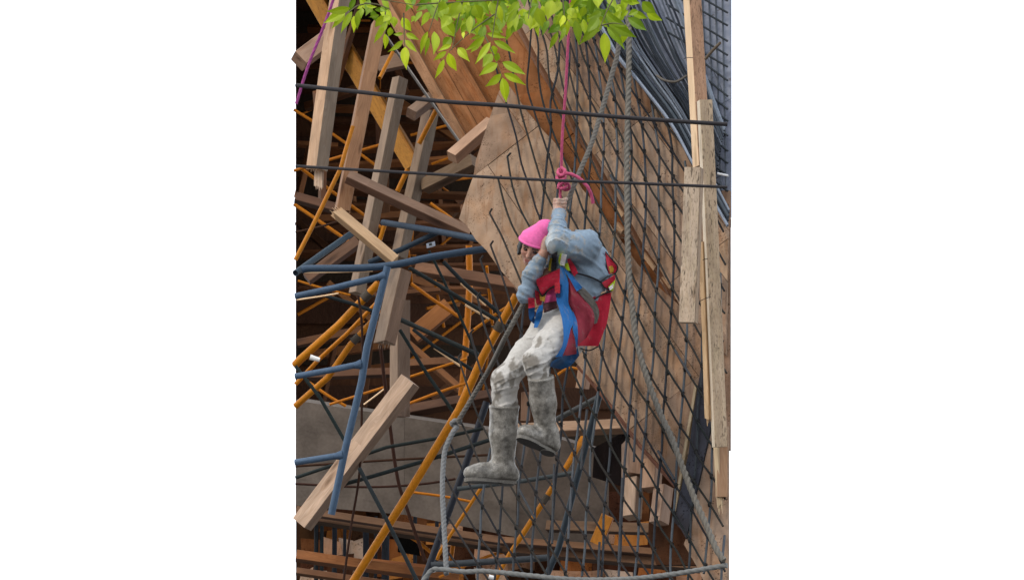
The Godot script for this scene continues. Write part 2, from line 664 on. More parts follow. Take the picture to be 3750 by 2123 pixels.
func row_y(i: float, r: float) -> float:
	var rows := [-30, 70, 168, 265, 373, 461, 553, 652, 748, 836, 954, 1061, 1150, 1264, 1380, 1475, 1594, 1704, 1812, 1915, 2030, 2140, 2250, 2360, 2470]
	var tilt := [4, 4, 4, 4, 3, 1, -2, -5, -6, -6, -4, -4, -8, -10, -14, -16, -17, -17, -17, -17, -17, -17, -17, -17, -17]
	var k := clampi(int(floor(r)), 0, rows.size() - 2)
	var t := r - k
	return lerpf(rows[k], rows[k + 1], t) + i * lerpf(tilt[k], tilt[k + 1], t)

func build_wall():
	var wall := thing("plywood_formwork", "leaning light brown plywood wall behind the rebar mat, crossed by a dark recess", "formwork", on_wall(2560, 2000, 0))
	var cols := [Color(0.455, 0.325, 0.24), Color(0.5, 0.365, 0.275), Color(0.42, 0.285, 0.205), Color(0.46, 0.325, 0.23)]
	var upper := wall_poly([1850, -90, 1902, 82, 1972, 216, 2064, 365, 2116, 471, 2193, 596, 2241, 683, 2362, 908, 2423, 995, 2483, 1105, 2520, 1180, 2660, 1300, 2668, 780, 2535, 606, 2506, 548, 2453, 457, 2400, 370, 2328, 293, 2150, 60, 2080, -90])
	lay_sheets(wall, "plywood_sheet", upper, deg_to_rad(-57), 1.22, 0.42, Vector2(0.3, 0.12), 0.0, cols, mats.ply)
	var cl := [Color(0.41, 0.29, 0.21), Color(0.37, 0.255, 0.185), Color(0.44, 0.31, 0.225)]
	var lower := wall_poly([1828, 332, 1801, 409, 1777, 481, 1743, 587, 1734, 643, 1705, 725, 1681, 802, 1710, 826, 1743, 879, 1782, 917, 1830, 985, 1880, 1042, 1960, 1140, 2060, 1270, 2130,1351, 2198,1424, 2292,1549, 2345,1622, 2475,1769, 2500, 1810, 2590, 1500, 2640, 1300, 2483, 1112, 2400, 1040, 2330, 960, 2260, 860, 2200, 770, 2131, 690, 2078, 601, 2030, 519, 1992, 481, 1924, 399, 1867, 317])
	lay_sheets(wall, "plywood_sheet", lower, deg_to_rad(-57), 1.22, 0.7, Vector2(-0.2, 0.5), 0.0, cl, mats.ply)
	var corner := wall_poly([2526, 1941, 2546, 1829, 2577, 1707, 2608, 1574, 2668, 1560, 2668, 2210, 2615, 2210, 2556, 2079, 2505, 1992])
	lay_sheets(wall, "plywood_sheet", corner, deg_to_rad(-75), 1.22, 2.44, Vector2(0.1, 0.3), 0.0, cols, mats.ply)
	var strip_ := wall_poly([2590, 690, 2668, 690, 2668, 1640, 2625, 1640, 2570, 1320])
	put("plywood_sheet", sheet_mesh(strip_, wall_o, wall_u, wall_v, wall_n, -0.03, 0.02, cols[2], cols[2] * 0.7), mats.ply, wall)
	# the recess between the upper and the lower sheets: boards set back behind both
	var slot := wall_poly([1760, 60, 1850, -90, 1902, 82, 1972, 216, 2064, 365, 2116, 471, 2193, 596, 2241, 683, 2362, 908, 2423, 995, 2500, 1130, 2470, 1160, 2330, 1010, 2180, 800, 2050, 600, 1900, 420, 1820, 320])
	lay_sheets(wall, "recess_board", slot, deg_to_rad(-57), 1.7, 0.3, Vector2(0.4, 0.07), -0.16, [Color(0.4, 0.19, 0.085), Color(0.34, 0.15, 0.065), Color(0.43, 0.21, 0.095)], mats.ply, 0.006)
	# the raised lip of the upper sheets over the recess
	var lip := [1850, -90, 1902, 82, 1972, 216, 2064, 365, 2116, 471, 2193, 596, 2241, 683, 2362, 908, 2423, 995, 2483, 1105]
	for i in range(0, lip.size() - 2, 2):
		var p0 := on_wall(lip[i], lip[i + 1], -0.085)
		var p1 := on_wall(lip[i + 2], lip[i + 3], -0.085)
		put("edge_batten", timber_mesh(p1, p0, 0.018, 0.07, Color(0.3, 0.15, 0.08), Color(0.2, 0.085, 0.035)), mats.wood, wall)
	# pale wooden cleats showing in the recess
	for c in [[2254, 744, 2288, 790], [2362, 930, 2404, 985], [2428, 1020, 2459, 1059], [2257, 820, 2284, 850]]:
		put("cleat", timber_mesh(on_wall(c[2], c[3], -0.06), on_wall(c[0], c[1], -0.06), 0.03, 0.02, Color(0.66, 0.44, 0.27), Color(0.5, 0.3, 0.17)), mats.wood, wall)
	# dark coated plank beside the corner sheets, with a pale strip on its edge
	var st := wall_poly([2592, 1349, 2615, 1533, 2567, 1758, 2546, 1839, 2518, 1977, 2498, 1941, 2470, 1911, 2495, 1814, 2526, 1666, 2546, 1508, 2572, 1349])
	put("coated_plank", sheet_mesh(st, wall_o, wall_u, wall_v, wall_n, 0.022, 0.05, Color(0.075, 0.08, 0.105), Color(0.05, 0.055, 0.07)), mats.ply, wall)
	put("edge_strip", timber_mesh(on_wall(2472, 1880, 0.01), on_wall(2552, 1411, 0.01), 0.02, 0.014, Color(0.62, 0.5, 0.33), Color(0.4, 0.3, 0.18)), mats.wood, wall)

	var le := [2118, 1338, 2198, 1432, 2292, 1557, 2345, 1630, 2475, 1777]
	for i in range(0, le.size() - 2, 2):
		put("edge_batten", timber_mesh(on_wall(le[i + 2], le[i + 3], -0.035), on_wall(le[i], le[i + 1], -0.035), 0.02, 0.02, Color(0.24, 0.1, 0.06), Color(0.3, 0.13, 0.08)), mats.wood, wall)
	put("added_backing", sheet_mesh(wall_poly([2300, 1590, 2345, 1640, 2470, 1780, 2500, 1830, 2520, 1990, 2320, 1990, 2290, 1900]), wall_o, wall_u, wall_v, wall_n, -0.4, 0.02, Color(0.1, 0.05, 0.03), Color(0.05, 0.03, 0.02)), mats.ply, wall)  # added dark sheet, paints the shade between the studs
	# studs that hold the lower sheets, seen past their edge
	var studs := [
		[[2324, 1620, 2324, 1747], 0.125, 0.05, Color(0.6, 0.4, 0.29), "short stud end under the lowest plywood edge, beside the dark opening"],
		[[2314, 1895, 2322, 1755], 0.085, 0.05, Color(0.68, 0.5, 0.38), "pale upright stud behind the rebar mat, just below the short stud end"],
		[[2385, 1793, 2393, 1686], 0.085, 0.05, Color(0.6, 0.4, 0.29), "pinkish stud under the plywood edge, second from the dark opening"],
		[[2414, 1916, 2431, 1783], 0.07, 0.065, Color(0.66, 0.46, 0.35), "lowest pale stud nearest to the dark coated plank"]]
	for s in studs:
		var a := on_wall(s[0][0], s[0][1], -0.2)
		var b := on_wall(s[0][2], s[0][3], -0.2)
		var o := thing("timber_stud", s[4], "timber", a, "studs under the plywood edge")
		put("stud", timber_mesh(a, b, s[1], s[2], s[3], s[3] * 0.6), mats.wood, o)

	# the tied mat of reinforcing bars
	var mat := thing("rebar_mat", "tied mat of dark reinforcing bars over the plywood, hooked ends at its left", "rebar", on_wall(2300, 2200, 0.05))
	var steel := Color(0.028, 0.029, 0.031)
	var ties := begin()
	var tops := {-9: 1640, -8: 150, 1: 430, 2: 590, 3: 720, 4: 1000, 5: 1960}
	for i in range(-9, 6):
		var pts := PackedVector3Array()
		var y: float = tops[i] if tops.has(i) else -90.0
		while y < 2200.0:
			pts.append(on_wall(bar_x(i, y) + rng.randf_range(-5, 5), y, 0.05 + rng.randf_range(-0.006, 0.006)))
			y += 110.0
		pts = smooth_path(pts, 3)
		put("upright_bar", tube_mesh(pts, 0.0084, Color(0.045, 0.049, 0.056).lerp(Color(0.125, 0.14, 0.16), pow(rng.randf(), 1.4)), 8), mats.steel, mat)
	for j in range(4, 32):
		var pts := PackedVector3Array()
		var first := -9.3 if j < 10 else -11.2 + sin(j * 2.3) * 0.25
		var hook := j >= 13 and j <= 24
		var i := first
		while i < 5.6:
			var r := i + j
			if r >= -0.6:
				var y := row_y(i, r)
				var x := bar_x(i, y)
				if y > 2190.0 or x > 2690.0:
					break
				if x > 2660.0:
					x = 2660.0
				pts.append(on_wall(minf(x + rng.randf_range(-5, 5), 2662.0), y, 0.068 + rng.randf_range(-0.004, 0.008)))
			i += 0.8
		if pts.size() < 3:
			continue
		var start_y := row_y(first, first + j)
		if start_y < 430.0:      # the uppermost run on out of sight instead of ending in a hook
			pts.insert(0, pts[0] + (pts[0] - pts[1]).normalized() * 0.22)
			pts.insert(0, pts[0] + (pts[0] - pts[1]).normalized() * 0.22)
		elif hook:
			var a := pts[0]
			var d := (pts[0] - pts[1]).normalized()
			var side := d.cross(wall_n).normalized()
			if side.dot(rgt) < 0: side = -side
			pts.insert(0, a + d * 0.022 + side * 0.006)
			pts.insert(0, a + d * 0.038 + side * 0.03)
		pts = smooth_path(pts, 4)
		put("diagonal_bar", tube_mesh(pts, 0.007, steel.lerp(Color(0.05, 0.045, 0.04), rng.randf()), 8), mats.steel, mat)
	for j in range(4, 32):
		for i in range(-9, 6):
			var r := i + j
			if r < 0 or r > 22:
				continue
			var y := row_y(i, r)
			var x := bar_x(i, y)
			if y > 2130 or y < -20 or x > 2660 or (tops.has(i) and y < tops[i]):
				continue
			var p := on_wall(x, y, 0.062)
			for k in 2:
				var a := Vector3(rng.randf() - 0.5, rng.randf() - 0.5, 0.4).normalized() * 0.016
				add_tube(ties, PackedVector3Array([p - a * 0.7, p + wall_n * 0.012, p + a]), 0.0022, 0.002, 4, Color(0.06, 0.06, 0.065))
			add_tube(ties, PackedVector3Array([p - wall_v * 0.012 - wall_n * 0.004, p + wall_n * 0.004, p + wall_v * 0.012 - wall_n * 0.004]), 0.0125, 0.0125, 6, Color(0.02, 0.02, 0.021))
			if rng.randf() < 0.75:
				var tail := rgt * rng.randf_range(0.015, 0.035) + upv * rng.randf_range(-0.01, 0.02) + wall_n * 0.012
				add_tube(ties, PackedVector3Array([p, p + tail * 0.5 + wall_n * 0.01, p + tail]), 0.0022, 0.0015, 4, Color(0.07, 0.07, 0.07))
	# spliced lengths tied alongside the main bars
	for e in [[2472, 1282, 2530, 1378], [2236, 640, 2300, 760], [2150, 1500, 2128, 1720], [2330, 1500, 2322, 1690], [2030, 1700, 2022, 1990], [2280, 1750, 2266, 2060], [2410, 1650, 2470, 1755], [2196, 1985, 2190, 2140], [2110, 900, 2170, 1010], [1900, 1790, 1960, 1900]]:
		var a := on_wall(e[0], e[1], 0.078)
		var b := on_wall(e[2], e[3], 0.078)
		put("splice_bar", tube_mesh(PackedVector3Array([a, a.lerp(b, 0.5) + wall_n * 0.003, b]), 0.0085, Color(0.075, 0.08, 0.09), 8), mats.steel, mat)
	var tm := put("tie_wire", done(ties), mats.steel, mat)
	tm.set_meta("kind", "stuff")

	# the tight bundle of rods that turns the corner above
	var rods := thing("rod_bundle", "dense sheaf of bluish reinforcing rods running down beside the upper plywood", "rebar", on_wall(2640, 760, 0.1), "")
	var lx := [2105, -100, 2240, 175, 2335, 295, 2455, 452, 2535, 598, 2605, 722, 2665, 830]
	var rx := [2450, -100, 2510, 60, 2545, 175, 2590, 290, 2625, 390, 2655, 470, 2690, 580]
	for k in 34:
		var f := pow(k / 33.0, 1.35)
		var off := 0.03 + 0.05 * (k % 3) + rng.randf() * 0.03
		var pts := PackedVector3Array()
		var jit := rng.randf_range(-0.02, 0.02)
		for q in range(0, lx.size(), 2):
			var g := clampf(f + jit * (1.0 + sin(q * 1.3 + k)), 0, 1)
			var x := lerpf(lx[q], rx[q], g)
			var y := lerpf(lx[q + 1], rx[q + 1], g)
			if x > 2672: break
			pts.append(on_wall(x, y, off))
		var tone := rng.randf()
		var c := Color(0.025, 0.03, 0.038).lerp(Color(0.3, 0.345, 0.42), pow(tone, 2.1))
		put("rod", tube_mesh(smooth_path(pts, 4), 0.006 + rng.randf() * 0.0035, c, 8), mats.steel, rods)
	put("tie_rod", tube_mesh(smooth_path(PackedVector3Array([on_wall(2407, 277, 0.16), on_wall(2435, 294, 0.19), on_wall(2476, 299, 0.19), on_wall(2516, 277, 0.17)])), 0.009, Color(0.13, 0.115, 0.1), 8), mats.steel, rods)
	# bluish sheet steel behind the bundle and its own thin bars
	var pan := thing("steel_form_panel", "bluish grey sheet steel form behind the tall post, thin dark bars crossing it", "form panel", on_wall(2668, 500, -0.1))
	var pp := wall_poly([2090, -100, 2668, -100, 2668, 820, 2600, 740, 2400, 400, 2240, 180])
	lay_sheets(pan, "steel_sheet", pp, deg_to_rad(-68), 2.4, 0.6, Vector2(-0.9, 0.2), -0.05, [Color(0.25, 0.275, 0.355), Color(0.29, 0.315, 0.4), Color(0.22, 0.245, 0.32)], mats.paint, 0.003, 0.012)
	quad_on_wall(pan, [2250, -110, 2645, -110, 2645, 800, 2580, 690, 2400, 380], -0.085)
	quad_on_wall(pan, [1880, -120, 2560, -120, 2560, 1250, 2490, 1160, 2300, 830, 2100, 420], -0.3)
	for k in 17:
		var y0 := -190.0 + k * 50.0
		var a := on_wall(2440 if y0 < 130.0 else 2575, y0 + (4.0 if y0 < 130.0 else 68.0), 0.03 if y0 > 130.0 else 0.14)
		var b := on_wall(2666, y0 + 138 + sin(k * 1.7) * 5, 0.03)
		put("cross_bar", tube_mesh(PackedVector3Array([a, a.lerp(b, 0.5) - wall_n * 0.004, b]), 0.0075, Color(0.05, 0.055, 0.065), 8), mats.steel, pan)
	for k in 5:
		var a := on_wall(2545 + k * 25, -90, 0.016)
		var b := on_wall(2580 + k * 20, 700, 0.016)
		put("long_bar", tube_mesh(PackedVector3Array([a, a.lerp(b, 0.5), b]), 0.007, Color(0.1, 0.115, 0.14), 8), mats.steel, pan)

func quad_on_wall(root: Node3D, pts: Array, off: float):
	put("added_backing", sheet_mesh(wall_poly(pts), wall_o, wall_u, wall_v, wall_n, off, 0.02, Color(0.1, 0.085, 0.08), Color(0.06, 0.05, 0.05)), mats.ply, root)  # added dark backing, blocks light coming through the gaps

# ---------- what shows inside ----------
func quad_sheet(called: String, c: Array, thick: float, col: Color, mat: Material, parent: Node3D = null) -> MeshInstance3D:
	# four corners as x, y, distance; a flat panel through them with thickness
	var p := line(c)
	var n := (p[1] - p[0]).cross(p[3] - p[0]).normalized()
	if n.dot(eye - p[0]) < 0: n = -n
	var eu := (p[1] - p[0]).normalized()
	var ev := n.cross(eu)
	var poly := PackedVector2Array()
	for q in p:
		poly.append(Vector2((q - p[0]).dot(eu), (q - p[0]).dot(ev)))
	return put(called, sheet_mesh(poly, p[0], eu, ev, n, 0.0, thick, col, col * 0.8), mat, parent)

func board_between(x0: float, y0: float, d0: float, x1: float, y1: float, d1: float, wa: float, wb: float, col: Color, colb: Color, thick := 0.0, b0 := 0.0, b1 := 0.0) -> ArrayMesh:
	var d := (d0 + d1) * 0.5
	return timber_mesh(at(x0, y0, d0), at(x1, y1, d1), m_at(wa, d), m_at(wb, d), col, colb, b0, b1, thick)

func build_interior():
	# dark back wall of boards, far inside
	var back := Node3D.new()
	back.name = numbered("back_wall")
	add_child(back, true)
	back.position = at(1600, 1800, 31)
	back.set_meta("kind", "structure")
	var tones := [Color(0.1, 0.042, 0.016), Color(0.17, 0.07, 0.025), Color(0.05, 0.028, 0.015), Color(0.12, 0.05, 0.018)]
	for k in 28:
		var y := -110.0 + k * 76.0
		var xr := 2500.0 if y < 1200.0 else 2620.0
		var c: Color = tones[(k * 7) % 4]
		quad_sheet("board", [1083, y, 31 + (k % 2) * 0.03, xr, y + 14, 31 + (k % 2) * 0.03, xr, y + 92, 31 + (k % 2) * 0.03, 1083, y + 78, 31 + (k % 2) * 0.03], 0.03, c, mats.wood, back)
	# added sheets, at the side and unseen overhead, that darken the interior
	var side := quad_sheet("added_side_wall", [1082, -140, 26.6, 1082, -140, 31.2, 1082, 1900, 31.2, 1082, 1900, 26.6], 0.008, Color(0.1, 0.05, 0.03), mats.ply)
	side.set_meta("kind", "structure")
	var deck := quad_sheet("added_deck", [1083, -150, 24.3, 2100, -150, 24.3, 2500, -110, 31.3, 1083, -110, 31.3], 0.12, Color(0.1, 0.06, 0.035), mats.ply)
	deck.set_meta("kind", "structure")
	# joists across the dark, further back
	var js := thing("joist_deck", "dark brown joists of the deck deep inside, stacked row over row", "joists", at(1400, 980, 28))
	for k in 15:
		var y := 20.0 + k * 74.0 + rng.randf_range(-14, 14)
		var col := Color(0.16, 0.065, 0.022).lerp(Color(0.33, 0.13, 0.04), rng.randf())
		var x1 := 1760.0 + rng.randf_range(-120, 120) + (200 if y > 850 else 0)
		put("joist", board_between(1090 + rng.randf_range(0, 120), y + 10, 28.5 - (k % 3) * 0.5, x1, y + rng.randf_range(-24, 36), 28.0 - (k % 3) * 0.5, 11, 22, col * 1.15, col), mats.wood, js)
	# bracing deep inside
	var tang := thing("inner_falsework", "tangle of brown braces and thin orange tubes deep inside behind the grey posts", "falsework", at(1300, 1400, 27))
	for k in 64:
		var x := rng.randf_range(1100, 1840)
		var y := rng.randf_range(40, 1440)
		if x > 1600 and y < 560:
			continue
		var a := rng.randf_range(-0.75, 0.75) if k % 3 != 0 else rng.randf_range(1.2, 1.9)
		var l := rng.randf_range(60, 210)
		var d := rng.randf_range(25.8, 29.5)
		var x0 := maxf(x - cos(a) * l, 1088.0)
		var x1 := maxf(x + cos(a) * l, 1090.0)
		var y0 := y - sin(a) * l
		var y1 := y + sin(a) * l
		if k % 5 < 3:
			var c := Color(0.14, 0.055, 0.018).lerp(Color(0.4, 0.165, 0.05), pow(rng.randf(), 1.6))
			put("brace", board_between(x0, y0, d, x1, y1, d + rng.randf_range(-0.4, 0.4), rng.randf_range(12, 34), rng.randf_range(4, 14), c, c * 0.7), mats.wood, tang)
		else:
			put("tube", tube_mesh(line([x0, y0, d, x1, y1, d + 0.3]), m_at(rng.randf_range(7, 13), d) * 0.5, Color(0.66, 0.21, 0.012) * rng.randf_range(0.7, 1.1), 10), mats.paint, tang)
	# falsework planks (soffit) running down to the plywood
	var sof := thing("soffit_planks", "orange brown form planks sloping down from the top to the lower plywood sheet", "formwork", at(1700, 600, 22.9))
	var edges := [0, 42, 105, 190, 290, 395, 500]
	for k in 6:
		var o: float = (edges[k] + edges[k + 1]) * 0.5
		var wpx: float = (edges[k + 1] - edges[k]) * 0.93 - 1
		var dd := 23.0 + (0.0 if k % 2 == 0 else 0.05) + k * 0.02
		var col := Color(0.4, 0.19, 0.09).lerp(Color(0.3, 0.125, 0.05), minf(k * 0.3, 1.0) * rng.randf_range(0.7, 1.0))
		if k == 0: col = Color(0.42, 0.24, 0.14)
		put("plank", board_between(1690 + o * 0.93, 540 - o * 0.12, dd, 1330 + o * 1.0, -95 + o * 0.05, dd + 0.9, wpx, 2, col, col * 0.5, 0.05), mats.ply, sof)
	put("edge_angle", board_between(1687, 526,22.9, 1412, 130,23.5, 8, 3, Color(0.12, 0.11, 0.105), Color(0.3, 0.27, 0.24)), mats.steel, sof)
	# the amber steel channel behind the posts
	var ch := thing("amber_channel", "wide amber painted channel slanting behind the upright posts", "beam", at(1510, 640, 25.5))
	put("web", board_between(1515, 606,25.5, 1142, -29,26.2, 62, 8, Color(0.5, 0.22, 0.035), Color(0.22, 0.09, 0.015), 0.06), mats.paint, ch)
	put("flange", board_between(1534, 596,25.45, 1162, -38,26.15, 8, 6, Color(0.42, 0.17, 0.025), Color(0.25, 0.1, 0.015)), mats.paint, ch)

	# concrete beam
	var beam := thing("concrete_beam", "grey cast concrete beam crossing behind the scaffolding and the hanging worker", "beam", at(1800, 1900, 25))
	var top := [1062, 1466, 1260, 1490, 1464, 1523, 1608, 1545, 1878, 1586, 2063, 1617, 2266, 1645]
	var bot := [1062, 1853, 1416, 1901, 1878, 1961, 2176, 1992, 2345, 2012]
	var c0 := [1083, 1466, 25.0, 1480, 1527, 25.0, 1480, 1884, 25.0, 1083, 1850, 25.0]
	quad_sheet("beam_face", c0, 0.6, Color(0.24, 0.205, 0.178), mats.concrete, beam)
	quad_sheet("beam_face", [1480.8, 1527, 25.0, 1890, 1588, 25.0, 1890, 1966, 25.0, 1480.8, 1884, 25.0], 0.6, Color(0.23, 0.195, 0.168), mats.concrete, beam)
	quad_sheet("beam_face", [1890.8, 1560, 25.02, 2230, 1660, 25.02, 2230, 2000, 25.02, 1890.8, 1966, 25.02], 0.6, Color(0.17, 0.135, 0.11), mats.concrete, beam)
	# soffit forms under the beam
	var sf := thing("beam_soffit_form", "brown boards closing the underside of the concrete beam", "formwork", at(1700, 1960, 24.9))
	put("board", board_between(1084, 1868, 24.85, 1900, 1990, 24.85, 26, 8, Color(0.22, 0.12, 0.065), Color(0.1, 0.05, 0.03)), mats.wood, sf)
	put("board", board_between(1084, 1894, 24.95, 1900, 2018, 24.95, 20, 14, Color(0.16, 0.085, 0.045), Color(0.07, 0.04, 0.025)), mats.wood, sf)
	put("board", board_between(1848, 1981,24.85, 2532, 2035,24.4, 24, 10, Color(0.24, 0.125, 0.06), Color(0.1, 0.05, 0.03)), mats.wood, sf)
	put("board", board_between(1848, 2007,24.95, 2583, 2074,24.4, 40, 14, Color(0.17, 0.09, 0.045), Color(0.08, 0.04, 0.02)), mats.wood, sf)
	put("board", board_between(2006, 1927,24.8, 2458, 1939,24.4, 36, 10, Color(0.2, 0.12, 0.07), Color(0.09, 0.05, 0.03)), mats.wood, sf)
	# walls that close the far end under the beam, warm glow of light painted into their colours
	var far := thing("glow_hoarding", "jumble of sheets painted peach and orange as a glow of light far below the concrete beam", "hoarding", at(1700, 2200, 29.5))
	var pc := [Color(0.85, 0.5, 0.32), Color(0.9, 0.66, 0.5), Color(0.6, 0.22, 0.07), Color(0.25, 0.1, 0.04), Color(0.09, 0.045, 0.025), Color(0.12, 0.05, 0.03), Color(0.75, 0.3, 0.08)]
	for j in 8:
		var x := 1100.0
		var y := 1800.0 + j * 58.0
		while x < 2480.0:
			var w := rng.randf_range(40, 120)
			var z := 29.4 + rng.randf() * 0.5
			var tl := rng.randf_range(-14, 14)
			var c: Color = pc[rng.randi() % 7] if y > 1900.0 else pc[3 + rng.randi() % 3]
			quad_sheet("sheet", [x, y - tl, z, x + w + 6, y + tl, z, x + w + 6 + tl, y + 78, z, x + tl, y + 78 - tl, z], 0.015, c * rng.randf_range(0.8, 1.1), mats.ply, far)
			x += w
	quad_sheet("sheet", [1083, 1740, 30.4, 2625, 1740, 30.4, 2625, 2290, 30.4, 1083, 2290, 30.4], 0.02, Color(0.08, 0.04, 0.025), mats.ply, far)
	# lintel and opening at the lower right behind the mat
	var lin := thing("timber_lintel", "light brown horizontal timber behind the mat, above the black opening by the studs", "timber", at(2100, 1560, 23.2))
	put("timber", board_between(1899, 1577,23.2, 2297, 1560,22.6, 36, 22, Color(0.5, 0.33, 0.22), Color(0.3, 0.18, 0.11)), mats.wood, lin)
	var op := thing("black_patch", "black sheet painting the shade of the opening beside the pale studs", "sheet", at(2240, 1780, 22.8))
	quad_sheet("sheet", [2176, 1639, 23.3, 2303, 1571, 22.6, 2303, 1786, 22.6, 2170, 1747, 23.3], 0.01, Color(0.012, 0.011, 0.011), mats.ply, op)  # black colour stands for the shade inside the opening
	var ob := thing("orange_board", "short orange board hanging low behind the rebar mat", "board", at(2210, 2000, 23.4))
	put("board", board_between(2184, 1992,23.4, 2227, 1888,23.4, 46, 4, Color(0.6, 0.23, 0.03), Color(0.3, 0.1, 0.02), 0.03), mats.paint, ob)

# ---------- tubes ----------
func bar(called: String, label: String, cat: String, group: String, pts: Array, wpx: float, col: Color, mat: Material, curved := false) -> Node3D:
	var p := line(pts)
	var dm: float = pts[2]
	var o := thing(called, label, cat, p[p.size() - 1], group)
	if curved: p = smooth_path(p, 8)
	put("pipe", tube_mesh(p, m_at(wpx, dm) * 0.5, col * rng.randf_range(0.92, 1.08), 14, true), mat, o)
	return o

func build_scaffold():
	var blue := Color(0.08, 0.13, 0.21)
	var slate := Color(0.035, 0.055, 0.08)
	var dark := Color(0.022, 0.03, 0.033)
	var amber := Color(0.57, 0.205, 0.009)
	var orange := Color(0.62, 0.2, 0.015)
	# blue scaffold frame in front
	var fr := thing("blue_scaffold", "blue scaffold frame at the left, its leg and three rungs ending above the bottom", "scaffold", at(1212, 1883, 22.0))
	var tub := func(name: String, pts: Array, w: float, c: Color, curved := false):
		var p := line(pts)
		if curved: p = smooth_path(p, 8)
		put(name, tube_mesh(p, m_at(w, 22.0) * 0.5, c, 16, true), mats.paint, fr)
	tub.call("leg", [1419, 975, 22.0, 1378, 1134, 22.0, 1343, 1273, 22.0, 1323, 1400, 22.0, 1266, 1634, 22.0, 1213, 1883, 22.0], 27, blue)
	tub.call("rung", [1081, 1085, 22.1, 1224, 1054, 22.05, 1412, 1008, 22.0], 24, blue.lerp(slate, 0.25))
	tub.call("rung", [1081, 1378, 22.1, 1200, 1357, 22.05, 1327, 1331, 22.0], 23, blue)
	tub.call("rung", [1081, 1693, 22.1, 1170, 1679, 22.05, 1257, 1665, 22.0], 24, blue)
	# flared welds where rungs meet the leg
	for w in [[1323, 1334, 1296, 1339], [1254, 1666, 1224, 1671], [1412, 1008, 1383, 1015]]:
		var st := begin()
		add_tube(st, line([w[2], w[3], 22.0, (w[0] + w[2]) * 0.5, (w[1] + w[3]) * 0.5, 22.0, w[0], w[1], 22.0]), m_at(11, 22), m_at(19, 22), 12, blue * 0.95)
		put("weld", done(st), mats.paint, fr)
	tub.call("head_tube", [1104, 988, 22.15, 1142, 983, 22.15, 1320, 981, 22.1, 1445, 969, 22.08, 1585, 940, 22.15, 1782, 910, 22.4], 27, slate.lerp(blue, 0.35), true)
	bar("scaffold_tube", "dark blue tube rising from the left edge behind the splintered board", "scaffold tube", "blue scaffold tubes", [1081, 1000, 22.3, 1176, 932, 22.6, 1294, 850, 22.9], 24, slate, mats.paint)
	bar("scaffold_tube", "blue grey tube ending beside the lower plywood tip, above the long head tube", "scaffold tube", "blue scaffold tubes", [1402, 814, 23.2, 1580, 843, 22.7, 1748, 875, 22.3], 23, slate.lerp(blue, 0.2), mats.paint)
	bar("scaffold_tube", "short dark tube slanting up between the head tube and the tube above it", "scaffold tube", "blue scaffold tubes", [1349, 961, 22.7, 1465, 915, 22.75, 1604, 850, 22.8], 20, slate * 0.7, mats.paint)
	bar("scaffold_tube", "bluish horizontal pipe low behind the mat, above the drooping rope at the bottom", "scaffold tube", "blue scaffold tubes", [1578, 2069, 22.5, 1878, 2051, 22.5, 2006, 2041, 22.6], 24, Color(0.06, 0.07, 0.075), mats.paint)
	bar("scaffold_tube", "grey pipe reaching from the worker's lower boot to the slanting pipe", "scaffold tube", "blue scaffold tubes", [1674, 1790, 22.5, 1916, 1761, 22.5, 2097, 1732, 22.5], 17, Color(0.07, 0.08, 0.085), mats.paint)
	bar("scaffold_tube", "slate pipe slanting steeply behind the mat right of the worker's boots", "scaffold tube", "blue scaffold tubes", [2198, 1436, 22.2, 2125, 1707, 22.3, 2046, 2007, 22.4, 1995, 2123, 22.45], 24, Color(0.04, 0.053, 0.066), mats.paint)
	bar("scaffold_tube", "near black pipe slanting behind the far boot down to the hanging rope's end", "scaffold tube", "blue scaffold tubes", [1782, 1472, 23.6, 1704, 1706, 23.5, 1632, 1904, 23.4, 1554, 2123, 23.3], 26, Color(0.02, 0.026, 0.035), mats.paint)
	bar("scaffold_tube", "pale grey pipe leaning behind the raised boot towards the lintel", "scaffold tube", "blue scaffold tubes", [2034, 1537, 23.4, 2130, 1487, 23.2, 2210, 1444, 23.0], 20, Color(0.08, 0.083, 0.083), mats.paint)
	# dark bars and cross tubes
	var dk := [
		["dark cross tube running from the blue leg's head towards the worker's waist", [1498, 980, 23.0, 1647, 1069, 23.1, 1868, 1201, 23.2], 15],
		["dark cross tube starting under the head tube nearest to the plywood", [1623, 958, 23.3, 1705, 1042, 23.3, 1878, 1189, 23.3], 15],
		["thick black tube crossing the timber post below the blue frame's head", [1455, 1165, 23.4, 1561, 1213, 23.4, 1753, 1300, 23.4], 18],
		["black tube just under the thick one, sloping to the long amber tube", [1513, 1206, 23.55, 1590, 1268, 23.5, 1770, 1379, 23.5], 13],
		["dark tube passing behind the blue leg under the second rung", [1191, 1083, 23.0, 1282, 1110, 23.0, 1378, 1143, 23.0], 14],
		["long dark green tube from the timber post down to the rope's knot", [1464, 1208, 22.9, 1560, 1364, 22.8, 1680, 1538, 22.7], 13],
		["dark green tube from the left edge passing behind the blue leg", [1081, 1340, 23.0, 1170, 1454, 23.0, 1266, 1622, 23.0], 13],
		["dark green tube crossing in front of the long amber tube near the bottom", [1314, 1712, 22.4, 1416, 1904, 22.4, 1530, 2132, 22.4], 15],
		["dark tube rising gently across the concrete beam to the near black pipe", [1081, 1749, 23.1, 1236, 1697, 23.1, 1416, 1637, 23.05, 1638, 1598, 23.0, 1770, 1568, 23.0], 13],
		["grey steel tube leaving the blue leg low and rising across the beam", [1215, 1784, 22.7, 1338, 1751, 22.7, 1572, 1682, 22.7, 1794, 1610, 22.7], 15],
		["thin dark tube leaning beside the white tag under the head tube", [1570, 917, 23.2, 1623, 1023, 23.2, 1748, 1300, 23.2], 10]]
	for q in dk:
		bar("steel_tube", q[0], "steel tube", "dark tubes in the falsework", q[1], q[2], dark.lerp(Color(0.045, 0.055, 0.055), rng.randf()), mats.steel)
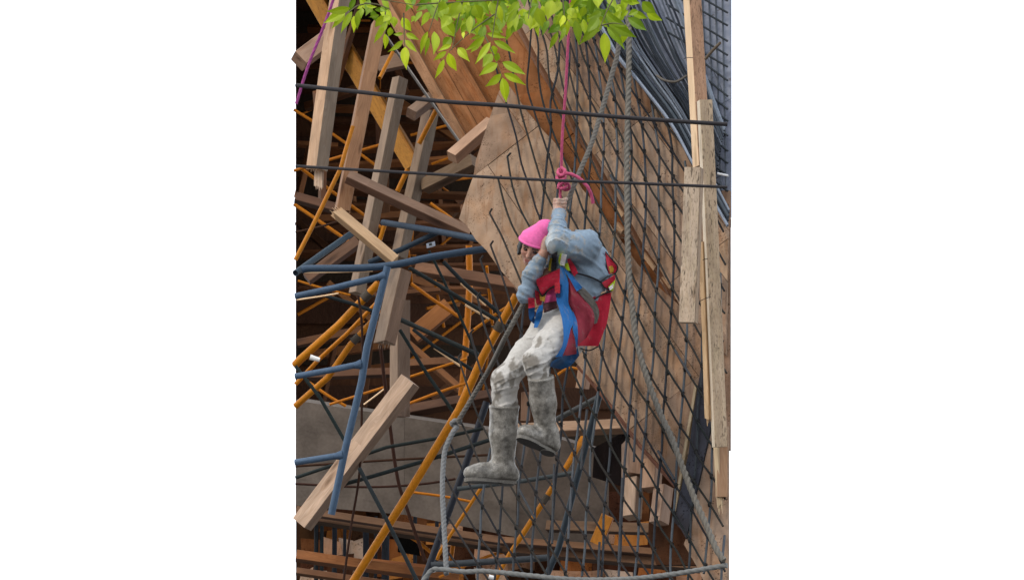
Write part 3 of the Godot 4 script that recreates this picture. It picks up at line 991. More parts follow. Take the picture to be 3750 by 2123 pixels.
	var rs := [
		["rusty bar hanging straight down left of the pale slanting timber", [1311, 1081, 22.6, 1325, 1201, 22.6, 1325, 1430, 22.6, 1317, 1718, 22.6, 1284, 1934, 22.6, 1257, 2132, 22.6], 9],
		["dark bowed bar hanging from the timber post across the concrete beam", [1392, 1262, 23.6, 1422, 1514, 23.6, 1455, 1748, 23.6, 1494, 1874, 23.6, 1557, 2054, 23.6], 13],
		["rusty bar lying level across the middle of the concrete beam", [1081, 1707, 23.9, 1416, 1685, 23.9, 1794, 1665, 23.9], 9],
		["rusty bar sagging across the concrete beam below the level one", [1081, 1771, 24.0, 1338, 1783, 24.0, 1536, 1773, 24.0, 1668, 1753, 24.0], 9],
		["thin rusty bar at the left edge below the splintered board", [1081, 850, 23.6, 1167, 831, 23.6, 1282, 797, 23.6], 8]]
	for q in rs:
		bar("rusty_bar", q[0], "rebar", "rusty bars in the falsework", q[1], q[2], Color(0.06, 0.03, 0.022), mats.steel, true)
	# amber props
	var am := [
		["long amber tube falling from the worker's side to the bottom edge across the beam", [1892, 1081, 22.55, 1768, 1307, 22.6, 1680, 1502, 22.65, 1494, 1808, 22.7, 1287, 2138, 22.8], 31],
		["thick amber prop at the left edge, uppermost of the three slanting props", [1388, 1035, 23.0, 1239, 1191, 23.1, 1099, 1316, 23.2, 1081, 1334, 23.25], 30],
		["thin amber prop in the middle of the three slanting props", [1378, 1110, 23.2, 1272, 1220, 23.25, 1171, 1312, 23.3, 1081, 1407, 23.3], 16],
		["amber prop at the left edge, lowest of the three slanting props", [1368, 1172, 23.1, 1282, 1263, 23.15, 1200, 1382, 23.2, 1081, 1487, 23.3], 24],
		["slim amber tube slanting up from the left edge to the broken post", [1081, 951, 22.7, 1138, 840, 22.75, 1248, 614, 22.8, 1263, 558, 22.85, 1292, 462, 22.9], 16],
		["short amber tube standing over the greyest post", [1534, 526, 23.6, 1597, 404, 23.6], 19],
		["amber tube between the two grey posts, below the lower cable", [1455, 700, 24.0, 1493, 620, 24.0], 19],
		["amber stub beside the third post low in its run", [1390, 879, 24.0, 1412, 812, 24.0], 17],
		["small amber tube end hanging under the leaves", [1390, 286, 24.0, 1438, 192, 24.2], 15],
		["amber tube behind the mat below the raised boot", [2068, 1721, 23.0, 2147, 1583, 23.2], 22],
		["amber tube behind the mat running from the boots to the bottom edge", [2029, 1775, 22.9, 1955, 1894, 22.9, 1896, 1984, 22.9], 21],
		["slim amber tube crossing behind the near black pipe beside the far boot", [1761, 1787, 23.8, 1716, 1856, 23.8, 1638, 1976, 23.8, 1596, 2048, 23.8], 13],
		["amber tube low at the left edge rising past the bottom rope", [1811, 2131, 23.4, 1865, 2029, 23.4, 1902, 1973, 23.4], 16]]
	for q in am:
		var pr := bar("amber_prop", q[0], "prop", "amber steel props", q[1], q[2], amber, mats.paint)
		if q[2] > 18 and q[1].size() > 6:
			var pa := at(q[1][0], q[1][1], q[1][2])
			var pb := at(q[1][3], q[1][4], q[1][5])
			var f := rng.randf_range(0.3, 0.75)
			var t := (pb - pa).normalized()
			var c := pa.lerp(pb, f)
			var r := m_at(q[2], q[1][2]) * 0.5
			put("collar", tube_mesh(PackedVector3Array([c - t * 0.035, c, c + t * 0.035]), r * 1.2, Color(0.1, 0.085, 0.07), 12), mats.steel, pr)
			put("pin", tube_mesh(PackedVector3Array([c - rgt * r * 2.0, c, c + rgt * r * 2.0]), 0.007, Color(0.12, 0.11, 0.1), 8), mats.steel, pr)
	var og := [
		["bright orange upright standing behind the mat's hooked bars", [1717, 898, 25.0, 1719, 1033, 25.0, 1712, 1177, 25.0, 1703, 1302, 25.0], 24],
		["orange upright standing low behind the knee of the far leg", [1707, 1238, 25.2, 1695, 1370, 25.2, 1687, 1448, 25.2], 20],
		["thin orange brace falling from the left edge under the upper cable", [1075, 401, 25.8, 1224, 495, 25.8, 1388, 615, 25.8], 11],
		["thin orange brace rising from the left edge over the lower cable", [1075, 625, 25.9, 1239, 575, 25.9, 1388, 531, 25.9], 11],
		["short orange brace between the grey post and the plank edge", [1503, 495, 26.0, 1638, 459, 26.0], 10],
		["orange brace beside the pale board under the soffit planks", [1580, 601, 26.0, 1662, 572, 26.0], 10],
		["orange brace falling from the left edge behind the slim amber tube", [1075, 747, 25.6, 1195, 828, 25.6, 1320, 915, 25.6], 13],
		["orange brace falling across the dark towards the long amber tube", [1505, 1038, 24.8, 1590, 1100, 24.8, 1681, 1160, 24.8], 13],
		["orange brace near the plywood tip behind the pinkish timber", [1575, 744, 25.4, 1642, 792, 25.4, 1700, 836, 25.4], 12],
		["orange brace rising above the concrete beam right of the blue leg", [1206, 1481, 24.6, 1320, 1445, 24.6, 1416, 1415, 24.6], 10],
		["orange brace falling above the concrete beam left of the blue leg", [1131, 1400, 24.7, 1200, 1448, 24.7, 1266, 1487, 24.7], 11],
		["orange brace above the beam, upper of two right of the pale timber", [1494, 1382, 24.6, 1596, 1349, 24.6, 1710, 1313, 24.6], 10],
		["orange brace above the beam, lower of two right of the pale timber", [1488, 1481, 24.5, 1608, 1436, 24.5, 1716, 1400, 24.5], 11],
		["orange rail level behind the long amber tube on the beam", [1500, 1801, 24.3, 1620, 1817, 24.3, 1731, 1838, 24.3], 10],
		["yellow brace rising behind the lower hooked bars", [1705, 1230, 24.6, 1792, 1167, 24.6, 1878, 1110, 24.6], 12],
		["curved orange tube at the bottom behind the bowed bar", [1452, 1946, 25.4, 1524, 1979, 25.4, 1608, 2048, 25.4], 13],
		["orange rail along the bottom under the bluish pipe", [1608, 2114, 25.0, 1788, 2036, 25.0, 1878, 2018, 25.0], 11],
		["orange brace crossing behind the seat of the worker's harness", [2035, 1377, 24.4, 2085, 1347, 24.4, 2134, 1357, 24.4], 10],
		["orange upright low behind the rope's loose lower end", [1659, 1994, 25.6, 1650, 2060, 25.6], 17],
		["orange stay inside the dark above the upper prop", [1090, 1028, 25.2, 1176, 1054, 25.2, 1282, 1081, 25.2], 9]]
	for q in og:
		bar("orange_brace", q[0], "brace", "orange braces inside the falsework", q[1], q[2], orange.lerp(amber, rng.randf() * 0.4), mats.paint, true)
	# thin pale rods added as glints of light on the tubes
	for q in [["added glint rod along the underside of the long head tube at the left", [1114, 998, 22.5, 1234, 996, 22.5, 1364, 992, 22.5], 6], ["added glint rod under the upper rung at the left", [1085, 1098, 22.6, 1167, 1086, 22.6, 1239, 1074, 22.6], 6], ["added glint rod over the dark cross tube nearest to the plywood", [1688, 1035, 23.6, 1743, 1083, 23.6, 1780, 1117, 23.6], 10], ["added glint rod under the dark cross tube from the blue leg", [1703, 1115, 23.4, 1748, 1141, 23.4, 1792, 1167, 23.4], 10], ["added glint rod beneath the black tube above the long amber tube", [1590, 1272, 23.9, 1632, 1301, 23.9, 1686, 1339, 23.9], 11], ["thin added glint rod beside the pale slanting timber's head", [1332, 1481, 24.2, 1368, 1454, 24.2, 1407, 1424, 24.2], 6]]:
		bar("glint_rod", q[0], "rod", "added glint rods among the tubes", q[1], q[2], Color(0.92, 0.62, 0.36), mats.shiny)
	# posts under the beam, far back
	for k in 9:
		var px: float = [1158, 1178, 1225, 1262, 1340, 1376, 1412, 1520, 1600][k]
		bar("dark_prop", ["leftmost", "second from the left", "third from the left", "fourth from the left", "fifth from the left", "sixth from the left", "thickest", "eighth from the left", "rightmost"][k] + " of the dark props below the concrete beam", "prop", "dark props standing below the beam", [px, 1890, 27.0, px - 2, 2240, 27.0], [16, 14, 18, 12, 22, 12, 28, 14, 14][k], Color(0.03, 0.035, 0.042), mats.steel)
	var wt := thing("wood_waler", "orange brown waler lying along the bottom below the concrete beam", "timber", at(1100, 2080, 25.5), "walers along the bottom")
	put("waler", board_between(1084, 2035, 25.5, 1680, 2118, 25.5, 34, 14, Color(0.46, 0.19, 0.07), Color(0.2, 0.08, 0.03)), mats.wood, wt)
	var wt2 := thing("wood_waler", "brown waler at the bottom edge, the lower of the two", "timber", at(1100, 2140, 25.6), "walers along the bottom")
	put("waler", board_between(1084, 2092, 25.7, 1500, 2150, 25.7, 22, 10, Color(0.3, 0.15, 0.08), Color(0.15, 0.07, 0.03)), mats.wood, wt2)
	var wt3 := thing("wood_waler", "shadowed waler behind the long amber tube at the bottom, beside the black patch", "timber", at(1500, 2080, 26.0), "walers along the bottom")
	put("waler", board_between(1340, 2052, 26.0, 1640, 2086, 26.0, 14, 8, Color(0.4, 0.15, 0.05), Color(0.2, 0.08, 0.03)), mats.wood, wt3)
	var bl := thing("black_patch", "flat black patch below the beam between the amber tube and the bowed bar", "sheet", at(1500, 2040, 26.2))
	quad_sheet("sheet", [1456, 1954, 26.2, 1533, 1987, 26.2, 1538, 2035, 26.2, 1456, 2021, 26.2], 0.01, Color(0.01, 0.01, 0.01), mats.ply, bl)  # flat black patch
	# small tags
	var tg := thing("white_tag", "small white plastic tag tied to the dark tube under the plywood tip", "tag", at(1578, 898, 23.05))
	quad_sheet("card", [1560, 892, 23.1, 1592, 883, 23.1, 1594, 900, 23.1, 1563, 909, 23.1], 0.003, Color(0.6, 0.66, 0.78), mats.shiny, tg)
	quad_sheet("slot", [1570, 892, 23.09, 1581, 889, 23.09, 1582, 897, 23.09, 1571, 900, 23.09], 0.002, Color(0.05, 0.06, 0.05), mats.shiny, tg)
	var cp := thing("glint_coupler", "coupler painted white for a sun glint on the uppermost amber prop at the left", "coupler", at(1149, 1313, 22.9))  # the white colour paints a sun glint on the clamp
	var st := begin()
	add_tube(st, line([1135, 1307, 22.95, 1151, 1312, 22.95, 1170, 1317, 22.95]), m_at(10, 23), m_at(8, 23), 12, Color(0.92, 0.92, 0.9))
	put("sleeve", done(st), mats.shiny, cp)
	for w in [[1577, 2091, 1598, 2085, "added white sleeve for a bright speck of sky behind the bottom rope near the hanging rope"], [1790, 2111, 1815, 2117, "added white sleeve for a bright speck of sky behind the bottom rope below the far boot"]]:
		var o := thing("sky_speck", w[4], "pipe", at(w[0], w[1], 24.0), "added bright specks at the bottom")
		var s2 := begin()  # white sleeve added as a bright speck of sky
		add_tube(s2, line([w[0], w[1], 24.0, (w[0] + w[2]) * 0.5, (w[1] + w[3]) * 0.5, 24.0, w[2], w[3], 24.0]), m_at(8, 24), m_at(7, 24), 12, Color(0.95, 0.95, 0.95))
		put("sleeve", done(s2), mats.shiny, o)

# ---------- timbers ----------
func build_timbers():
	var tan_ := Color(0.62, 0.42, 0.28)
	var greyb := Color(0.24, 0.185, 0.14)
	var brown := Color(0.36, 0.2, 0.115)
	# [name, label, x0,y0,d0 (lower end), x1,y1,d1, left face px, right face px, left colour, right colour, broken at p0, broken at p1, stained, thick]
	var t := [
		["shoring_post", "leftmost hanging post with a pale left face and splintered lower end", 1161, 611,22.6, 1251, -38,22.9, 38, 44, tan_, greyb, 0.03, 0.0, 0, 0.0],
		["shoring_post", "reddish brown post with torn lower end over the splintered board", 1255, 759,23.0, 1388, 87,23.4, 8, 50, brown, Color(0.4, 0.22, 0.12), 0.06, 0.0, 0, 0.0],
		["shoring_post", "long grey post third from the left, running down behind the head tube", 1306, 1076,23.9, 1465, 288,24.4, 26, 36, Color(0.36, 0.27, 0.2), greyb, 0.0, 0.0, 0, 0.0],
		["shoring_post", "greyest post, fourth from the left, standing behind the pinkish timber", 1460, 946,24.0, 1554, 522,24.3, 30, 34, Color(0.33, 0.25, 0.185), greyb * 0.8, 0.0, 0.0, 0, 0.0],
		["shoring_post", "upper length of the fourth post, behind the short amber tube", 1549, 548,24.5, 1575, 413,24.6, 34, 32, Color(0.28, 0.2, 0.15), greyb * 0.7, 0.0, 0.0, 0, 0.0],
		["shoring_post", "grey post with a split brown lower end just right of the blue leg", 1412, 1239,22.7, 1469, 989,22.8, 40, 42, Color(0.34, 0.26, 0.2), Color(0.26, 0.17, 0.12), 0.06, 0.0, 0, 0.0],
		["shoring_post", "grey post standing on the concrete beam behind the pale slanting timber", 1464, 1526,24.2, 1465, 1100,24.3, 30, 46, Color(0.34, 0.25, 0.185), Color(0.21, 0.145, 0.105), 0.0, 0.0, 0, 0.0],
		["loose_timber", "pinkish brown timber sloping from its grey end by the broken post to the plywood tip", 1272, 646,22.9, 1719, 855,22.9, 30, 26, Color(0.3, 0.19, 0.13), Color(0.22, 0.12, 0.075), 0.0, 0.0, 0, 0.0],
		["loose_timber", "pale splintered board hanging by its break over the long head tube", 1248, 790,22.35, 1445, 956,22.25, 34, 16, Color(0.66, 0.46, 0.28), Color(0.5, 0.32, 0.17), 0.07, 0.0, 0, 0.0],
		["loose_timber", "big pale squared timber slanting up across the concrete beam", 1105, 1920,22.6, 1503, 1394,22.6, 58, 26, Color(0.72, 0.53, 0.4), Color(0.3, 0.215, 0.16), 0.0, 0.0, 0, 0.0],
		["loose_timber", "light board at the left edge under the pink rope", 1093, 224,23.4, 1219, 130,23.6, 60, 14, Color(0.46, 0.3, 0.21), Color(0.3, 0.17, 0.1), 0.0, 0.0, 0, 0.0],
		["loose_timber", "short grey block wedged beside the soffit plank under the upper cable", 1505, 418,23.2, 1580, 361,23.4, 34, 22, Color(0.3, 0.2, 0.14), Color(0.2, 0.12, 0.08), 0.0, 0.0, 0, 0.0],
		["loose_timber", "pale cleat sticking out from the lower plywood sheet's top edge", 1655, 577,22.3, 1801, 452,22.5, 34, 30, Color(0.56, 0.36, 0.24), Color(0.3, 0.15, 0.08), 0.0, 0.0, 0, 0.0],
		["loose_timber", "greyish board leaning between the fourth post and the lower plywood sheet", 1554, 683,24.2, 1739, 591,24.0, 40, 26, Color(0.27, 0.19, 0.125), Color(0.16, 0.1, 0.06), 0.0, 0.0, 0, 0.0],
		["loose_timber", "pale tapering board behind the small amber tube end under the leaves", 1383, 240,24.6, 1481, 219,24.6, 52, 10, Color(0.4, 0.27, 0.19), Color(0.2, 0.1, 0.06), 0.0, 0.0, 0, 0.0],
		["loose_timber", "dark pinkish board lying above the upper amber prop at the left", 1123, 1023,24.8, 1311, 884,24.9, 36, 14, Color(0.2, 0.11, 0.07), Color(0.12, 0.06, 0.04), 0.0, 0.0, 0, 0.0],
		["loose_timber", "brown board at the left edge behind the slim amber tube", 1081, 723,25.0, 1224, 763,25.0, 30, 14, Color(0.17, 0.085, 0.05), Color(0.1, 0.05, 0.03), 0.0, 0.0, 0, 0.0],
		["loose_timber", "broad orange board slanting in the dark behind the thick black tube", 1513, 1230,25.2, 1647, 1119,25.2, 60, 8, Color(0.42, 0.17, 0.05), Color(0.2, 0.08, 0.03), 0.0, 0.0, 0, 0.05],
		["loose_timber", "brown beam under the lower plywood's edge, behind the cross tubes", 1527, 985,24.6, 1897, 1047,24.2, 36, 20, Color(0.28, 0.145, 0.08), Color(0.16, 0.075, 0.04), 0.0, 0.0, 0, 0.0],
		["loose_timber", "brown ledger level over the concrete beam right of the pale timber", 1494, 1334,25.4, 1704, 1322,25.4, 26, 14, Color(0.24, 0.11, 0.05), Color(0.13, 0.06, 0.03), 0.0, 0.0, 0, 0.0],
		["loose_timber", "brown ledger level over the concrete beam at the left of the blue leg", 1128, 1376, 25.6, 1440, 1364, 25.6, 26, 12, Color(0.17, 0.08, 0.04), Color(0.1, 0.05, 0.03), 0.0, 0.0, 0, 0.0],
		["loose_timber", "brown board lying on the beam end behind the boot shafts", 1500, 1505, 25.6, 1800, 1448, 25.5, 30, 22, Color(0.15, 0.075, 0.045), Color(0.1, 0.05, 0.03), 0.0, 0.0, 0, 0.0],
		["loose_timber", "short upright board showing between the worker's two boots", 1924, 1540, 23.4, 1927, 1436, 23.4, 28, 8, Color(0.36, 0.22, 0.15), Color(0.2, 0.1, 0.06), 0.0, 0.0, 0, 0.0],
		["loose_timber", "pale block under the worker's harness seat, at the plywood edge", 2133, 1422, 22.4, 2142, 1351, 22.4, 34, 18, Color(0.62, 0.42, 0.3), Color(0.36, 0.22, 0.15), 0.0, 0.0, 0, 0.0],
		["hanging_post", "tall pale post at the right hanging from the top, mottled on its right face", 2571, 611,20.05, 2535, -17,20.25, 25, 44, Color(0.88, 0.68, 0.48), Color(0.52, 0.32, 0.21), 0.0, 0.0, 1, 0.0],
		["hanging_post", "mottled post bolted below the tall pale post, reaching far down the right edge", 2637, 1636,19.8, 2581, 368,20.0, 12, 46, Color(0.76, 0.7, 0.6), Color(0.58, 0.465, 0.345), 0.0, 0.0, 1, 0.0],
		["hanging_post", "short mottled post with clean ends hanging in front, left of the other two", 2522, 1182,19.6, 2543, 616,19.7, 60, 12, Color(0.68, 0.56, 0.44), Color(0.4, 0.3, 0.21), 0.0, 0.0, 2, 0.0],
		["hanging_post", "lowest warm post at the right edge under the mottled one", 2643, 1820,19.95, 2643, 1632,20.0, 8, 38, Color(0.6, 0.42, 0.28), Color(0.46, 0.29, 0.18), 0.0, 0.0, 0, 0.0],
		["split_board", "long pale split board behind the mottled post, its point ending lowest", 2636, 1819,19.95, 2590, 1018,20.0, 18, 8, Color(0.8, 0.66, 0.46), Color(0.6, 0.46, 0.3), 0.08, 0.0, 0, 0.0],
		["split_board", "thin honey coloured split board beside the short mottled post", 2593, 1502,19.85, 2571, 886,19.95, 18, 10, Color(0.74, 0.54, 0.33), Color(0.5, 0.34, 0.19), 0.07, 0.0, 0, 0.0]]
	for q in t:
		var p0 := at(q[2], q[3], q[4])
		var o := thing(q[0], q[1], "timber", p0, q[0].replace("_", " ") + "s")
		var p1 := at(q[5], q[6], q[7])
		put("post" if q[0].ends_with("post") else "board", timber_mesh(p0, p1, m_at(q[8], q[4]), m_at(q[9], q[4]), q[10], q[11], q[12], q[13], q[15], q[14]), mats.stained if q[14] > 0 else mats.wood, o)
	# the broken spike left on the first post
	var o := thing("broken_splinter", "pale broken tongue of wood under the leftmost hanging post", "timber", at(1166, 685, 22.62))
	put("tongue", timber_mesh(at(1166, 675, 22.62), at(1169, 596, 22.62), m_at(30, 22.6), m_at(6, 22.6), Color(0.72, 0.55, 0.42), Color(0.4, 0.28, 0.2), 0.03, 0.0, 0.02), mats.wood, o)
	# wire loops and a nailed peg on the tall posts
	var wl := begin()
	for w in [[2505, 214, 2539, 211], [2563, 1103, 2604, 1086], [2574, 952, 2592, 948]]:
		add_tube(wl, line([w[0], w[1], 19.78, (w[0] + w[2]) * 0.5, (w[1] + w[3]) * 0.5 - 2, 19.72, w[2], w[3], 19.78]), 0.0022, 0.0022, 5, Color(0.06, 0.05, 0.05))
	var wo := thing("binding_wire", "thin dark wire bindings wound round the tall posts", "wire", at(2582, 1095, 19.8))
	put("wire", done(wl), mats.steel, wo)
	bar("peg", "short rusty peg sticking out of the tall pale post to the right", "peg", "", [2584, 216, 20.1, 2608, 187, 20.05, 2639, 156, 20.0], 11, Color(0.2, 0.16, 0.12), mats.steel)
	bar("white_peg", "short white tube sticking out right of the mottled post", "tube", "", [2629, 635, 20.05, 2668, 643, 20.0], 8, Color(0.8, 0.82, 0.85), mats.shiny)

# ---------- ropes and cables ----------
func cord(called: String, label: String, cat: String, ctrl: PackedVector3Array, r: float, col: Color, lobes := 3, pitch := 0.045, grip := 0.18, fine := 0.008) -> Node3D:
	var o := thing(called, label, cat, ctrl[ctrl.size() - 1])
	put("strand", rope_mesh(ctrl, r, col, lobes, pitch, fine, grip), mats.rope, o)
	return o

func build_ropes():
	var pink := Color(0.5, 0.075, 0.17)
	# the worker's safety line with its knot and loose tail
	var o := thing("safety_rope", "crimson rope the worker hangs from, knotted above the raised fist with a loose tail", "rope", at(2056, 745, 20))
	put("line", rope_mesh(line([2096, -90, 20.0, 2084, 84, 20.0, 2080, 168, 20.0, 2071, 337, 20.0, 2059, 505, 20.0, 2056, 620, 20.0, 2052, 700, 20.0, 2054, 790, 20.0]), 0.0088, pink), mats.rope, o)
	var k := rope_mesh(line([2056, 612, 20.0, 2070, 628, 19.96, 2058, 642, 19.95, 2044, 634, 19.98, 2050, 620, 20.03, 2068, 640, 20.02, 2066, 656, 19.95, 2046, 660, 19.95, 2040, 648, 20.0, 2056, 668, 20.03, 2076, 676, 19.97, 2062, 690, 19.95, 2046, 680, 19.99, 2060, 664, 20.02]), 0.0105, pink * 1.1)
	put("knot", k, mats.rope, o)
	put("bight", rope_mesh(line([2044, 690, 19.98, 2062, 668, 19.94, 2080, 672, 19.96, 2084, 690, 19.99, 2066, 694, 20.0, 2050, 672, 20.0]), 0.0095, pink), mats.rope, o)
	put("tail", rope_mesh(line([2056, 644, 19.97, 2074, 635, 19.95, 2098, 640, 19.94, 2125, 655, 19.93, 2152, 684, 19.92, 2166, 714, 19.93, 2172, 745, 19.94]), 0.0105, pink * 1.05), mats.rope, o)
	cord("tag_rope", "magenta rope slanting down the upper left corner", "rope", line([1230, -60, 20.4, 1219, 0, 20.4, 1176, 120, 20.4, 1128, 240, 20.4, 1084, 380, 20.4]), 0.0095, Color(0.36, 0.06, 0.25))
	var dust := Color(0.15, 0.14, 0.125)
	# the grey rope that runs through both his hands down to the knot on the mat and hangs to the bottom
	var p := line([2272, -80, 20.5, 2266, 163, 20.45, 2241, 274, 20.4, 2203, 409, 20.3, 2165, 529, 20.2, 2110, 660, 20.08, 2070, 762, 20.03, 2024, 868, 19.9, 2001, 925, 19.89, 1960, 1020, 19.95, 1917, 1111, 20.0, 1850, 1235, 20.05])
	p.append(on_wall(1788, 1357, 0.28)); p.append(on_wall(1675, 1545, 0.12))
	cord("hand_rope", "dusty grey rope passing through the worker's hands down to the corner of the mat", "rope", p, 0.0155, dust, 3, 0.03, 0.2, 0.005)
	var q := PackedVector3Array([on_wall(1690, 1545, 0.09), on_wall(1668, 1540, 0.115), on_wall(1655, 1552, 0.1), on_wall(1672, 1562, 0.085), on_wall(1660, 1580, 0.11), on_wall(1640, 1620, 0.11), on_wall(1626, 1670, 0.1), on_wall(1620, 1790, 0.1), on_wall(1626, 1930, 0.1), on_wall(1634, 2082, 0.1), on_wall(1634, 2100, 0.1)])
	cord("hanging_rope", "ribbed grey rope hanging from the knot on the mat's corner to the bottom rope", "rope", q, 0.017, Color(0.22, 0.225, 0.23), 3, 0.03, 0.14, 0.005)
	var b := PackedVector3Array()
	for e in [[1533, 2150], [1577, 2091], [1610, 2084], [1700, 2093], [1780, 2091], [1950, 2108], [2100, 2121], [2289, 2120], [2458, 2103], [2610, 2078], [2664, 2070]]:
		b.append(on_wall(e[0], e[1], 0.17))
	cord("bottom_rope", "grey rope drooping along the bottom of the mat to the wall's right end", "rope", b, 0.016, Color(0.2, 0.205, 0.2), 3, 0.05)
	var dr := PackedVector3Array()
	for e in [[2296, -90], [2297, 0], [2304, 144], [2302, 336], [2297, 529], [2297, 710], [2299, 875], [2305, 1012], [2316, 1122], [2329, 1232], [2362, 1358], [2419, 1513], [2459, 1599], [2505, 1722], [2546, 1829], [2587, 1921], [2623, 2008], [2652, 2052]]:
		dr.append(on_wall(e[0], e[1], 0.2))
	cord("heavy_rope", "thick doubled rope hanging down the plywood and curving to the lower right corner", "rope", dr, 0.0185, Color(0.17, 0.155, 0.13), 3, 0.045, 0.28, 0.006)
	var c1 := line([1084, 312, 20.15, 1320, 337, 19.9, 1609, 370, 19.6, 1880, 389, 19.5, 2068, 411, 19.45, 2357, 435, 19.45, 2664, 455, 19.5])
	cord("cable", "upper black cable strung across the whole front", "cable", c1, 0.0135, Color(0.035, 0.03, 0.032), 0)
	var c2 := line([1084, 608, 20.15, 1320, 622, 19.9, 1600, 638, 19.7, 1880, 653, 19.6, 2100, 663, 19.5, 2329, 671, 19.45, 2664, 685, 19.5])
	cord("cable", "lower black cable strung across just above the worker's fist", "cable", c2, 0.0098, Color(0.035, 0.03, 0.032), 0)
	# wisps of loose tie wire on the plywood
	var w := begin()
	for e in 5:
		var c := on_wall(2264, 864, 0.1)
		c += rgt * (e - 2) * 0.02
		var pts := PackedVector3Array()
		for i in 7:
			pts.append(c + rgt * (i * 0.02 - 0.06) + upv * sin(i * 1.1 + e * 2.0) * 0.025 + wall_n * rng.randf() * 0.02)
		add_tube(w, smooth_path(pts, 3), 0.0015, 0.001, 4, Color(0.2, 0.17, 0.13))
	var ww := thing("wire_wisp", "tangle of thin wire caught on the mat beside the heavy rope", "wire", on_wall(2264, 875, 0.1))
	put("wire", done(w), mats.steel, ww)

